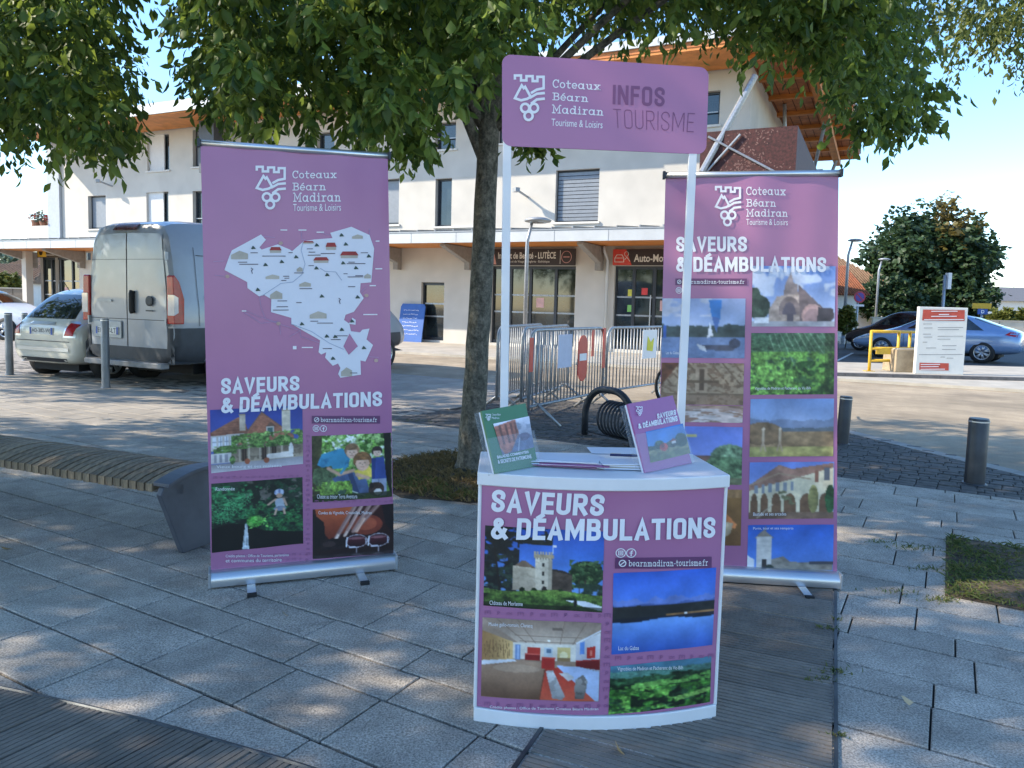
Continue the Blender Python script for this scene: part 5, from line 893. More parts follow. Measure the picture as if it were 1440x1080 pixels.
# small cream hatchback seen from behind
VH=R(68); cream=mat('cream_car_paint',(.62,.60,.53),.25,var=.02); cream.node_tree.nodes['Principled BSDF'].inputs['Coat Weight'].default_value=.6
hc=[(0,.36,.80,.86,.62,.45),(.06,.27,.84,.93,.74,.56),(.25,.24,.88,1.12,.79,.58),(.55,.23,.90,1.40,.81,.55),(.95,.23,.92,1.48,.815,.56),(1.5,.23,.92,1.495,.815,.58),(2.0,.23,.91,1.42,.815,.56),(2.45,.23,.90,1.06,.81,.60),(2.75,.24,.84,.93,.80,.58),(3.2,.25,.74,.80,.77,.52),(3.45,.28,.64,.68,.68,.44),(3.54,.36,.56,.6,.55,.38)]
p=Vector((-7.42,11.85,-.03)); fi,pt,_=car('hatchback_car','small rounded cream hatchback parked left of the van','car',p,VH,hc,cream,[.62,2.92],.29,1.63,spokes=7)
pt('rear_window',[(-.56,.98),(.56,.98),(.46,1.36),(-.46,1.36)],'x',-1,m_carglass); pt('side_window',[(.75,.98),(2.3,.98),(1.95,1.36),(.9,1.38)],'y',-1,m_carglass); pt('side_window',[(.75,.98),(2.3,.98),(1.95,1.36),(.9,1.38)],'y',1,m_carglass)
for s in(-1,1): o=pt('tail_lamp',[(s*.50,.72),(s*.66,.72),(s*.68,.9),(s*.56,.92)],'x',-1,m_tail,off=.012); pt('lamp_bezel',[(s*.47,.69),(s*.69,.69),(s*.70,.94),(s*.53,.95)],'x',-1,M_alu,o,off=.005)
pt('chrome_strip',[(-.58,.47),(.58,.47),(.58,.53),(-.58,.53)],'x',-1,M_alu,off=.012); pt('chrome_handle',[(-.28,.885),(.28,.885),(.26,.93),(-.26,.93)],'x',-1,M_alu,off=.012); pt('tailgate_seam',[(-.6,.62),(.6,.62),(.6,.632),(-.6,.632)],'x',-1,M_dark,off=.008); pt('lower_grille',[(-.5,.3),(.5,.3),(.52,.36),(-.52,.36)],'x',-1,M_dark,off=.008)
plate(fi,-.0,.78,-1,'AD-382-WJ'); mb=MB(); mb.tube([(.5,0,1.42),(.35,-.02,1.62)],.006,6); mb.build('aerial',M_dark,fi)
# delivery van
wh=mat('white_van_paint',(.31,.34,.385),.28,var=.02); wh.node_tree.nodes['Principled BSDF'].inputs['Coat Weight'].default_value=.4
vc=[(0,.42,1.35,2.30,.985,.80),(.03,.36,1.40,2.42,1.01,.85),(.3,.34,1.40,2.50,1.025,.88),(1.5,.34,1.40,2.53,1.025,.89),(3.4,.34,1.40,2.53,1.025,.89),(4.2,.34,1.38,2.48,1.02,.86),(4.75,.34,1.33,2.05,1.01,.80),(5.15,.36,1.22,1.50,.99,.75),(5.6,.38,1.05,1.18,.93,.65),(5.9,.42,.85,.95,.85,.55),(5.98,.5,.75,.8,.75,.5)]
VV=R(63); p=Vector((-5.72,11.2,-.03)); van,pt,_=car('delivery_van','tall white delivery van with red tail lamps parked behind the left banner','van',p,VV,vc,wh,[1.0,5.0],.34,2.05,spokes=8,sub=1)
m_vg=mat('van_seam',(.05,.05,.055),.6); m_bump=mat('grey_bumper_plastic',(.05,.055,.065),.6,var=.1)
for s in(-1,1):
    L=lambda a,b:[(s*a_,b_) for a_,b_ in zip(a,b)]
    d=pt('rear_door',[(s*.012,.62),(s*.86,.62),(s*.83,1.5),(s*.735,2.27),(s*.012,2.29)],'x',-1,wh,off=.012)
    mb=MB(); mb.prism([(-.02,.98),(.15,.98),(.16,1.34),(.09,1.58),(.01,1.68),(-.02,1.66)],lambda x,z:(x,s*.872,z),lambda x,z:(x,s*(1.03-.06*max(0,z-1.3)),z)); tl=mb.build('tail_lamp',m_tail,van,bevel=.012)
    mb=MB(); mb.prism([(-.027,1.10),(.05,1.14),(.05,1.36),(-.027,1.40)],lambda x,z:(x,s*.90,z),lambda x,z:(x,s*1.036,z)); mb.build('reverse_lamp',m_lens,tl,bevel=.006)
    for z in(1.0,1.95): mb=MB(); mb.box((-.015,s*.865,z),(.05,.03,.11)); mb.build('hinge',M_grey,d)
    pt('bumper_corner',[(s*.62,.40),(s*1.0,.40),(s*1.01,.92),(s*.88,.92),(s*.86,.62),(s*.62,.60)],'x',-1,m_bump,off=.025); pt('bumper_wrap',[(.0,.40),(.58,.40),(.58,.92),(.0,.92)],'y',s,m_bump,off=.02); pt('side_skirt',[(1.42,.40),(4.55,.40),(4.55,.62),(1.42,.62)],'y',s,m_bump,off=.015)
    pt('sliding_rail',[(.55,1.33),(2.4,1.33),(2.4,1.39),(.55,1.39)],'y',s,M_black,off=.02); pt('panel_seam',[(.42,.95),(.428,.95),(.428,2.1),(.42,2.1)],'y',s,m_vg,off=.009); pt('panel_groove',[(.45,1.98),(2.6,1.98),(2.6,1.99),(.45,1.99)],'y',s,m_vg,off=.009); pt('panel_groove',[(1.35,.7),(1.36,.7),(1.36,2.1),(1.35,2.1)],'y',s,m_vg,off=.009)
    pt('front_arch_trim',[(4.45,.36),(5.7,.36),(5.6,.75),(4.55,.75)],'y',s,m_bump,off=.012); pt('side_window',[(3.75,1.4),(4.75,1.38),(4.55,1.95),(3.8,2.0)],'y',s,m_carglass)
pt('door_seam',[(-.012,.62),(.012,.62),(.012,2.29),(-.012,2.29)],'x',-1,m_vg,off=.006)
pt('panel_line',[(-.82,1.90),(.82,1.90),(.82,1.906),(-.82,1.906)],'x',-1,m_vg,off=.014); pt('panel_line',[(-.86,1.02),(.86,1.02),(.86,1.03),(-.86,1.03)],'x',-1,m_vg,off=.014); pt('lower_cladding',[(-.86,.42),(.86,.42),(.86,.62),(-.86,.62)],'x',-1,m_bump,off=.015)
pt('brake_light',[(-.24,2.335),(.30,2.335),(.27,2.43),(-.22,2.43)],'x',-1,mat('dark_red_lamp',(.10,.012,.012),.2),off=.03)
mb=MB(); mb.box((-.05,0,.37),(.14,1.74,.085)); mb.build('rear_step',mat('grey_step',(.24,.24,.25),.6,.2),van,bevel=.015)
mb=MB(); mb.tube([(-.03,-.15,1.12),(-.045,-.15,1.16),(-.045,-.15,1.40),(-.03,-.15,1.44)],.04,8); mb.build('door_handle',M_black,van,True)
mb=MB(); mb.lathe((-.028,-.52,1.30),[(.075,0),(.075,.012),(.05,.016)],16,Matrix.Rotation(R(-90),3,'Y')); mb.build('round_emblem',M_dark,van); mb=MB(); mb.box((-.03,-.52,1.16),(.006,.16,.018)); mb.build('model_badge',M_dark,van); mb=MB(); mb.box((-.03,.50,1.29),(.006,.34,.03)); mb.build('name_badge',M_grey,van)
mb=MB(); mb.box((-.025,.42,.86),(.02,.62,.26)); mb.build('plate_recess',M_grey,van,bevel=.01); plate(van,-.042,.84,-1,'EB-517-LT',.52,.42)
# silver saloon on the car park
silv=mat('silver_blue_paint',(.20,.31,.52),.22,.25,var=.02); silv.node_tree.nodes['Principled BSDF'].inputs['Coat Weight'].default_value=.8
pc=[(0,.42,.72,.80,.60,.5),(.06,.32,.82,.93,.78,.62),(.30,.28,.93,1.03,.87,.66),(.75,.25,.95,1.14,.90,.62),(1.25,.24,.94,1.36,.905,.58),(1.75,.24,.93,1.445,.905,.58),(2.3,.24,.91,1.435,.905,.58),(2.75,.24,.90,1.27,.905,.60),(3.3,.24,.88,.98,.90,.66),(3.8,.25,.80,.87,.88,.62),(4.3,.28,.68,.73,.82,.52),(4.58,.33,.58,.62,.70,.42),(4.68,.40,.52,.55,.55,.35)]
fw_=G(1240,501.5); rw_=G(1380,510); hd=math.atan2(fw_.y-rw_.y,fw_.x-rw_.x); ax=Vector((math.cos(hd),math.sin(hd),0)); lf=Vector((-ax.y,ax.x,0)); p=rw_-ax*.95-lf*.8; p.z=-.024
# the near side is the car's left side (heading away to the left)
sal,pt,_=car('saloon_car','silver blue saloon car parked side-on behind the white notice board','car',p,hd,pc,silv,[.95,3.68],.325,1.82,spokes=7)
for s in(-1,1):
    w=pt('side_window',[(.95,.97),(3.0,.95),(2.55,1.24),(2.2,1.36),(1.5,1.37)],'y',s,m_carglass); pt('window_pillar',[(1.98,.95),(2.05,.95),(2.02,1.38),(1.95,1.38)],'y',s,M_dark,w,off=.012); pt('door_seam',[(1.97,.38),(1.98,.38),(1.98,.93),(1.97,.93)],'y',s,M_dark); pt('door_seam',[(3.05,.42),(3.06,.42),(3.06,.9),(3.05,.9)],'y',s,M_dark); pt('head_lamp',[(4.05,.62),(4.5,.55),(4.45,.64),(4.05,.74)],'y',s,m_lens); pt('tail_lamp',[(.06,.80),(.42,.86),(.30,.95),(.08,.93)],'y',s,m_tail); pt('door_handle',[(1.55,.84),(1.75,.85),(1.75,.87),(1.55,.86)],'y',s,M_alu,off=.02); pt('sill_trim',[(1.4,.27),(3.25,.27),(3.25,.33),(1.4,.33)],'y',s,M_dark)
pt('windscreen',[(2.45,-.58),(3.2,-.66),(3.2,.66),(2.45,.58)],'z',1,m_carglass); pt('rear_screen',[(.55,-.58),(1.25,-.52),(1.25,.52),(.55,.58)],'z',1,m_carglass)
# dark car behind it and the white car on the far left
dk=mat('dark_red_paint',(.03,.012,.014),.2,var=.05); q=p+ax*2.5-lf*3.2*-1
q=AT(1260,470,27.5); q.z=-.024
dc,pt,_=car('parked_car','dark red hatchback parked beyond the silver saloon','car',q+Vector((1.6,-.9,0)),hd,hc,dk,[.62,2.92],.31,1.63); pt('side_window',[(.6,.98),(2.3,.98),(1.95,1.36),(.8,1.38)],'y',1,m_carglass); pt('side_window',[(.6,.98),(2.3,.98),(1.95,1.36),(.8,1.38)],'y',-1,m_carglass); pt('windscreen',[(2.05,-.5),(2.5,-.56),(2.5,.56),(2.05,.5)],'z',1,m_carglass)
wc=mat('white_car_paint',(.66,.67,.69),.25,var=.02); q=G(8,478); wcar,pt,_=car('parked_car','white car entering the frame beside the bollards at far left','car',Vector((q.x-3.4,q.y+1.2,-.03)),R(-8),pc,wc,[.95,3.68],.33,1.82)
for s in(-1,1): pt('side_window',[(.95,.97),(3.0,.95),(2.55,1.24),(2.2,1.36),(1.5,1.37)],'y',s,m_carglass); pt('head_lamp',[(4.05,.62),(4.5,.55),(4.45,.64),(4.05,.74)],'y',s,m_lens)
pt('windscreen',[(2.45,-.58),(3.2,-.66),(3.2,.66),(2.45,.58)],'z',1,m_carglass)
# ============================================================ STREET FURNITURE
# bench with curved slats
e0=G(232,788); e1=G(286,769); bx=Vector((-.86,.51,0)).normalized(); by=Vector((-bx.y,bx.x,0))
bdir=(G(0,742)-G(222,789)); bdir.z=0; bdir.normalize(); bperp=Vector((bdir.y,-bdir.x,0)); 
if bperp.y<0: bperp=-bperp
bench=empty('park_bench',e0,0,'long curved timber slat bench with dark steel end support','bench')
m_steelb=mat('blue_grey_steel',(.12,.13,.155),.45,.3,var=.15,scale=4); m_bw=mat('weathered_bench_wood',(.27,.20,.125),.7,var=.3,scale=7,stretch=(8,2,2),rnd=.3,bump=.2)
W0=.50; 
def bprof(t): return .365+.075*math.sin(math.pi*(.12+.76*t)) # seat crown
for pos in(0.0,2.35):
    b=MB(); pr=[(.12,0),(.40,0),(W0+.02,.385)]+[(W0*(1-i/8),bprof(1-i/8)-.012) for i in range(9)]+[(-.02,.345)]; b.prism(pr,lambda t,z:bperp*t+bdir*(pos-.0)+Vector((0,0,z)),lambda t,z:bperp*t+bdir*(pos+.035)+Vector((0,0,z))); o=b.build('end_support',m_steelb,bench,bevel=.004)
    b=MB(); n=10; b.prism([(W0*i/n-.005,bprof(i/n)+.012) for i in range(n+1)]+[(W0*(1-i/n)-.005,bprof(1-i/n)-.008) for i in range(n+1)],lambda t,z:bperp*t+bdir*(pos-.04)+Vector((0,0,z)),lambda t,z:bperp*t+bdir*(pos+.07)+Vector((0,0,z))); b.build('end_cap_plate',m_steelb,o,bevel=.003)
k=.085; i=0; smesh=None
while k<2.9:
    if smesh is None:
        b=MB(); n=8; b.prism([(W0*q/n,bprof(q/n)) for q in range(n+1)]+[(W0*(1-q/n),bprof(1-q/n)-.045) for q in range(n+1)],lambda t,z:bperp*t+Vector((0,0,z)),lambda t,z:bperp*t+bdir*.048+Vector((0,0,z))); o=b.build('slat',m_bw,bench,bevel=.004); smesh=o.data
    else: o=bpy.data.objects.new('slat',smesh); COL.objects.link(o); o.parent=bench
    o.location=bdir*k+Vector((0,0,random.uniform(-.002,.002))); k+=.058
for t in(.1,.4): b=MB(); b.box(bdir*1.45+bperp*t+Vector((0,0,.35)),(2.9,.05,.05),Matrix.Rotation(math.atan2(bdir.y,bdir.x),3,'Z')); b.build('slat_rail',m_steelb,bench)
# bollards
m_bol=mat('grey_steel_bollard',(.22,.235,.26),.45,.5,var=.12,scale=5); m_bold=mat('dark_steel_bollard',(.055,.06,.07),.42,.5,var=.15,scale=6)
def bollard(px,py,top,m,r_,label,lean=0):
    c=G(px,py); h=AT(px,top,c.y).z; root=empty('bollard',c,0,label,'bollard','steel bollards around the square'); root.rotation_euler=(0,lean,0); b=MB(); b.lathe((0,0,0),[(r_,0),(r_,h-.012),(r_*.93,h)],20); o=b.build('post',m,root); smooth_angle(o); b=MB(); b.lathe((0,0,0),[(r_*1.25,0),(r_*1.2,.008)],20); b.build('base_ring',m,root); b=MB(); b.lathe((0,0,h-.03),[(r_*1.04,0),(r_*1.04,.01)],20); b.build('cap_ring',M_alu,root)
bollard(14,527,440,m_bol,.056,'grey bollard at the left edge in front of the hatchback'); bollard(149,545,448,m_bol,.056,'grey bollard standing right behind the van'); bollard(36,507,440,m_bol,.056,'grey bollard half hidden beside the hatchback')
bollard(1184,624,557,m_bold,.062,'short dark bollard beside the right banner',.03); bollard(1370,680,588,m_bold,.075,'dark bollard alone on the cobbles at right')
# lamp posts
def lamp(c,h,label,s=1,r0_=.06,flip=1):
    root=empty('street_lamp',c,0,label,'street lamp','street lamps'); b=MB(); b.tube([(0,0,0),(0,0,h*.8),(0,0,h*.86),(.12*s*flip,0,h)],[r0_,r0_*.8,r0_*.75,r0_*.6],10); b.build('pole',m_galv,root,True); b=MB(); b.lathe((0,0,0),[(r0_*1.8,0),(r0_*1.8,.3),(r0_*1.1,.34)],12); b.build('pole_base',m_galv,root)
    b=MB(); b.lathe((.12*s*flip+.12*flip,0,h),[(.05,-.05),(.30,-.03),(.32,.01),(.2,.06),(.04,.08)],20); b.build('lamp_head',M_grey,root,True); b=MB(); b.lathe((.12*s*flip+.12*flip,0,h-.052),[(.2,0),(.2,.012)],16); b.build('lamp_glass',m_lens,root)
c=Vector((.32,17.6,-.03)); c.x=AT(738,470,17.6).x; lamp(c,AT(746,308,17.6).z,'grey lamp post in front of the beauty shop',.9,.055,1)
for x,yb,yt,Y,l in ((1186,470,337,33,'tall grey street lamp beside the tiled house'),(1232,440,364,42,'grey street lamp left of the big tree trunk line'),(1257,440,377,50,'smallest grey street lamp before the big tree')):
    c=AT(x,yb,Y); c.z=-.02; lamp(c,AT(x,yt,Y).z,l,1.2,.075,1)
# crowd barriers
def barrier(a,b,label,n=23):
    a=Vector(a);b=Vector(b); L=(b-a).length; root=empty('crowd_barrier',a,math.atan2(b.y-a.y,b.x-a.x),label,'barrier','steel crowd barriers'); r_=.019
    m=MB(); z0,z1=.22,1.08; P=[(0,0,z0-.04),(0,0,z1-.16)]+[(.16-.16*math.cos(R(k)),0,z1-.16+.16*math.sin(R(k))) for k in range(15,91,15)]; Qp=[(L-x,y,z) for x,y,z in P][::-1]; m.tube(P+Qp,r_,8); m.build('frame_tube',m_galv,root,True); m=MB(); m.tube([(0,0,z0),(L,0,z0)],r_*.9,8); m.build('bottom_rail',m_galv,root,True)
    bar=None
    for i in range(1,n):
        if bar is None: m=MB(); m.tube([(0,0,z0),(0,0,z1-.005)],.0088,6); o=m.build('bar',m_galv,root,True); bar=o.data
        else: o=bpy.data.objects.new('bar',bar); COL.objects.link(o); o.parent=root
        o.location=(L*i/n,0,0 if .08<i/n<.92 else -.05)
    for x in(.18,L-.18):
        m=MB(); m.tube([(x,-.32,.012),(x,-.02,.24),(x,.02,.24),(x,.32,.012)],.017,6); m.build('foot',m_galv,root,True)
    m=MB(); m.box((L+.03,0,.75),(.05,.02,.03)); m.box((L+.03,0,.4),(.05,.02,.03)); m.build('hook',m_galv,root)
    return root,L
A=G(742,600); Bv=G(900,560); d=(Bv-A).normalized(); b1,L1=barrier(A,A+d*2.0,'nearest crowd barrier with the red and white sign')
b2,L2=barrier(A+d*2.05+Vector((.03,.05,0)),A+d*4.0+Vector((.35,.1,0)),'far crowd barrier with the white and yellow notice'); A2=Vector((-.18,9.2,0)); b3,L3=barrier(A2,A2+Vector((.62,1.9,0)),'crowd barrier behind the tree trunk on the left of the row'); b4,_=barrier(A2+Vector((.3,-.1,0)),A2+Vector((1.0,1.75,0)),'second crowd barrier leaning close to the leftmost one')
def hang(bar,name,label,x0,x1,z0,z1,m,y=-.028,rnd=False,cat='notice'):
    M_=Matrix.Translation(bar.location)@Matrix.Rotation(bar.rotation_euler.z,4,'Z'); pts=[(x0,z1),(x1,z1),(x1,z0),(x0,z0)]
    if rnd: cx_,cz_=(x0+x1)/2,(z0+z1)/2; w=(x1-x0)/2; pts=[(cx_+w*math.cos(R(a)),z1-w+w*math.sin(R(a))) for a in range(0,181,20)]+[(cx_-w*math.cos(R(a)),z0+w-w*math.sin(R(a))) for a in range(0,181,20)]
    mb=MB(); mb.prism(pts,lambda x,z:M_@Vector((x,y-.006,z)),lambda x,z:M_@Vector((x,y,z))); o=mb.build(name,m); tag(o,label,cat); return o,M_
m_pw=mat('hung_paper',(.55,.57,.72),.6,var=.05); m_rs=mat('red_sign',(.62,.06,.04),.45,var=.05)
hang(b1,'hung_poster','pale lilac poster sheet tied to the nearest barrier',.62,.98,.62,1.02,m_pw); o,M_=hang(b1,'red_sign_plate','red oval sign with a white bar on the nearest barrier',1.16,1.42,.42,1.0,m_rs,-.034,True,'sign'); mb=MB(); mb.prism([(1.19,.68),(1.39,.68),(1.39,.77),(1.19,.77)],lambda x,z:M_@Vector((x,-.042,z)),lambda x,z:M_@Vector((x,-.041,z))); mb.build('white_bar',M_white,o)
hang(b1,'red_ribbon','red plastic ribbon tied to the right end of the nearest barrier',1.9,1.98,.55,1.08,m_rs,-.03,cat='ribbon'); hang(b1,'red_ribbon','red plastic ribbon tied to the left end of the nearest barrier',-.06,.02,.62,1.0,m_rs,-.03,cat='ribbon'); hang(b1,'red_ribbon','red ribbon strip between the oval sign and the barrier end',1.55,1.62,.72,1.06,m_rs,-.03,cat='ribbon')
o,M_=hang(b2,'hung_notice','white notice with a yellow drawing on the far barrier',.95,1.4,.62,1.04,M_white); mb=MB(); mb.prism([(1.08,.74),(1.27,.72),(1.3,.92),(1.2,.86),(1.1,.95)],lambda x,z:M_@Vector((x,-.037,z)),lambda x,z:M_@Vector((x,-.036,z))); mb.build('yellow_drawing',mat('yellow_print',(.75,.70,.05),.6),o)
# bike racks: arch with spiral
def rack(a,b,label):
    a=Vector(a); b=Vector(b); L=(b-a).length; root=empty('bike_rack',a,math.atan2(b.y-a.y,b.x-a.x),label,'bike rack'); r_=.036; h=.52; w=L
    m=MB(); R_=min(w/2,.3); P=[(0,0,0),(0,0,h-R_)]+[(R_-R_*math.cos(R(k)),0,h-R_+R_*math.sin(R(k))) for k in range(10,91,10)]; m.tube(P+[(w-x,y,z) for x,y,z in P][::-1],r_,12); m.build('arch_tube',M_dark,root,True)
    for x in(0,w): m=MB(); m.box((x,0,.006),(.14,.1,.012)); m.build('foot_plate',M_dark,root)
    m=MB(); P=[]; 
    for i in range(7*20+1): t=i/20; ang=t*2*math.pi; P.append((w*.42+.11*math.sin(ang)*0+.05*t-.0,.17*math.cos(ang),.24+.17*math.sin(ang)))
    m.tube([(x+.06,y,z) for x,y,z in P],.0125,6); m.build('spiral_coil',M_dark,root,True); m=MB(); m.tube([(0,0,.05),(w,0,.05)],.012,6); m.build('ground_bar',M_dark,root); return root
a=G(822,612); b=G(888,628); rack(a,a+(b-a).normalized()*.72,'black arched bike rack with a spiral coil on the cobbles')
# bicycle behind the right banner
c=G(918,588); c=Vector((2.25,9.9,0)); bike=empty('bicycle',c,R(-12),'bicycle mostly hidden behind the right banner','bicycle')
m_frame_b=mat('bike_frame_paint',(.03,.035,.05),.35,.2)
def bwheel(x):
    r_=.34; ax=Matrix.Rotation(R(90),3,'X'); m=MB(); m.tube([(x+r_*math.cos(2*math.pi*k/36),0,r_+r_*math.sin(2*math.pi*k/36)) for k in range(37)],.019,8,False); o=m.build('wheel',M_black,bike,True); m=MB(); rr_=r_-.026; m.tube([(x+rr_*math.cos(2*math.pi*k/36),0,r_+rr_*math.sin(2*math.pi*k/36)) for k in range(37)],.010,6,False); m.build('rim',m_alu,o,True)
    m=MB(); [m.tube([(x,.0,r_),(x+rr_*math.cos(2*math.pi*k/18),0,r_+rr_*math.sin(2*math.pi*k/18))],.0016,4) for k in range(18)]; m.build('spokes',m_alu,o); m=MB(); m.tube([(x,-.05,r_),(x,.05,r_)],.02,8); m.build('hub',m_alu,o)
bwheel(0); bwheel(1.05); m=MB(); 
for p_,q_ in (((0,0,.34),(.35,0,.75)),((.35,0,.75),(.45,0,.3)),((0,0,.34),(.45,0,.3)),((.45,0,.3),(.88,0,.72)),((.36,0,.72),(.87,0,.82)),((.87,0,.86),(1.05,0,.34)),((.35,0,.75),(.32,0,.92))): m.tube([p_,q_],.016,8)
m.build('frame',m_frame_b,bike,True); m=MB(); m.box((.30,0,.94),(.25,.13,.05)); m.build('saddle',M_black,bike,bevel=.02); m=MB(); m.tube([(.86,0,.84),(.85,0,1.0),(.85,.25,1.03)],.012,6); m.tube([(.85,0,1.0),(.85,-.25,1.03)],.012,6); m.build('handlebar',M_black,bike,True); m=MB(); m.lathe((.45,-.04,.3),[(.09,0),(.09,.008)],18,Matrix.Rotation(R(90),3,'X')); m.build('chainring',m_grey,bike)
# chalkboard
s0,z0=fpx(560,478,.25); s1,_=fpx(596,478,.25); c=FP((s0+s1)/2,.03,.35); cbd=empty('chalkboard',c,math.atan2(FE.y,FE.x),'blue chalkboard with handwriting leaning by the shop window','chalkboard'); w=(s1-s0)*.95; h=1.25; tl=R(8)
m=MB(); rc2=[(x*w/2*1.0,z) for x,z in((-1,0),(1,0),(1,h-.1),(.88,h),(-.88,h),(-1,h-.1))]; m.prism(rc2,lambda x,z:(x,.25*z/h,z),lambda x,z:(x,.25*z/h-.03,z)); bo=m.build('board',mat('blue_chalkboard',(.03,.12,.42),.6,var=.1,scale=3),cbd)
m=MB(); rs=random.Random(4)
for ln in range(7):
    x=-w*.36; z=h*.82-ln*.13
    while x<w*.3*rs.uniform(.7,1.1): 
        d_=rs.uniform(.02,.05); k=len(m.v); z2=z+rs.uniform(-.025,.025); pts=[(x,z),(x+d_,z2),(x+d_,z2+.014),(x,z+.014)]; m.quad(*[(a_,.25*b_/h-.034,b_) for a_,b_ in pts]); x+=d_+rs.uniform(.0,.03)
tag(m.build('chalk_writing',M_white,bo),kind='stuff')
# yellow barrier, planter, notice board, signs
m_yb=mat('yellow_painted_steel',(.72,.45,.04),.5,var=.12); c=G(1221,523,.09); yb=empty('yellow_guard_rail',c,0,'yellow tubular guard rail on the traffic island','guard rail')
pL=G(1222,522,.09)-c; pR=G(1288,521,.09)-c; hh=AT(1222,465,c.y).z-.09
for t,nm in((0,'post'),(.58,'post'),(.82,'post'),(1.0,'post')): q=pL*(1-t)+pR*t; m=MB(); m.tube([q,q+Vector((0,0,hh))],.035,8); m.build(nm,m_yb,yb,True); m=MB(); m.box(q+Vector((0,0,.006)),(.2,.16,.012)); m.build('base_plate',m_yb,yb)
for z in(hh-.02,hh*.56,hh*.26): m=MB(); m.tube([pL+Vector((0,0,z)),pR+Vector((0,0,z))],.033,8); m.build('rail',m_yb,yb,True)
m=MB(); m.box(pL*.75+pR*.25+Vector((0,-.04,hh*.5)),(.32,.02,.14)); m.build('name_plate',m_yb,yb)
c=G(1268,522,.09); pl=empty('concrete_planter',c,0,'small square concrete block beside the notice board','planter'); m=MB(); m.prism([(-.3,-.3),(.36,-.3),(.36,.3),(-.3,.3)],lambda x,y:(x,y,0),lambda x,y:(x*.97,y*.97,.5)); m.build('block',mat('beige_concrete',(.42,.33,.22),.85,var=.15,scale=6,bump=.2),pl,bevel=.015); m=MB(); m.box((.03,0,.505),(.56,.5,.02)); m.build('top_slab',m_conc,pl)
a=G(1284,525,.09); b=G(1353,527,.09); b=Vector((b.x,a.y-.05,.09)); h=AT(1285,431,a.y).z-.09; nb_=empty('notice_board',(a+b)/2,0,'tall white notice board with red panels on the traffic island','notice board'); w=(b-a).length
m=MB(); m.box((0,0,h/2),(w,.10,h)); o=m.build('panel',mat('white_board',(.74,.73,.69),.55,var=.03),nb_,bevel=.01)
SN=Sheet([(1287,432),(1357,434),(1352,526),(1283,524)],lambda u,v,off:Vector(((u-.5)*w,-.05-off,h*(1-v))),o)
m_rb=mat('notice_red',(.58,.08,.05),.55); put_poly(SN,[[(1292,436),(1352,437),(1352,452),(1291,451)]],m_rb,'red_header',.004); put_poly(SN,[[(1289,509),(1331,510),(1331,520),(1289,519)]],m_rb,'red_footer',.004)
put_poly(SN,[q for x0,x1,y in((1304,1341,438.5),(1315,1329,443),(1304,1340,445.5),(1294,1350,450)) for q in thick([(x0,y),(x1,y)],1.1)]+[q for x0,x1,y in((1291,1318,511.5),(1291,1316,514.5),(1291,1325,518)) for q in thick([(x0,y),(x1,y)],1)],M_white,'header_lines',.007)
m_ln=mat('notice_ink',(.22,.22,.25),.6); put_poly(SN,[q for x0,x1,y in((1293,1305,456),(1294,1306,461.5),(1314,1350,461),(1314,1344,464),(1293,1304,470),(1294,1306,474),(1314,1350,473),(1314,1332,477),(1293,1299,481),(1298,1312,489),(1321,1341,486),(1321,1340,491),(1288,1350,498),(1319,1325,501.5),(1328,1337,503)) for q in thick([(x0,y),(x1,y)],.7)],m_ln,'notice_text',.004)
def post_sign(c,h,r_,label,name='road_sign'):
    root=empty(name,c,0,label,'sign'); m=MB(); m.tube([(0,0,0),(0,0,h)],r_,8); m.build('post',m_galv,root,True); return root
c=AT(1203,470,30); c.z=-.02; z=AT(1208,417,30).z; s=post_sign(c,z+.1,.04,'round red and blue no parking sign on a grey post'); dx=AT(1208,417,30).x-c.x
axm=Matrix.Rotation(R(90),3,'X'); m=MB(); m.lathe((dx,-.05,z),[(.23,0),(.23,.02)],24,axm); o=m.build('sign_disc',mat('sign_rim_red',(.5,.03,.06),.5),s); m=MB(); m.lathe((dx,-.072,z),[(.17,0),(.17,.004)],24,axm); m.build('blue_field',mat('sign_blue',(.10,.06,.35),.5),o); m=MB(); m.box((dx,-.079,z),(.36,.004,.05),Matrix.Rotation(R(45),3,'Y')); m.build('red_bar',mat('sign_rim_red',(.5,.03,.06),.5),o); m=MB(); m.box((dx,-.06,z-.33),(.38,.015,.08)); m.build('sub_plate',M_white,s)
c=AT(1323,470,26); c.z=-.02; zt=AT(1331,386,26).z; s=post_sign(c,zt,.05,'plain grey post with a narrow plate seen edge-on'); m=MB(); m.box((.12,0,zt-.2),(.12,.2,.55)); m.build('edge_plate',M_plastic,s)
c=AT(1378,470,34); c.z=-.02; s=post_sign(c,AT(1378,428,34).z,.04,'yellow direction sign above a small blue D sign'); z=AT(1376,429.5,34).z; m=MB(); m.box((-.05,-.06,z),(.85,.03,.24)); m.build('yellow_plate',mat('sign_yellow_plate',(.75,.42,.02),.5),s); z=AT(1376,437.5,34).z; m=MB(); m.box((-.0,-.065,z),(.44,.03,.24)); o=m.build('blue_plate',mat('sign_blue_plate',(.02,.10,.40),.5),s)
v,f=text_geo('D',.04); m=MB(); m.v=[((a_-.5)*.15,-.083,z+(.5-b_)*.15) for a_,b_ in v]; m.f=f; m.build('letter_d',M_white,o)
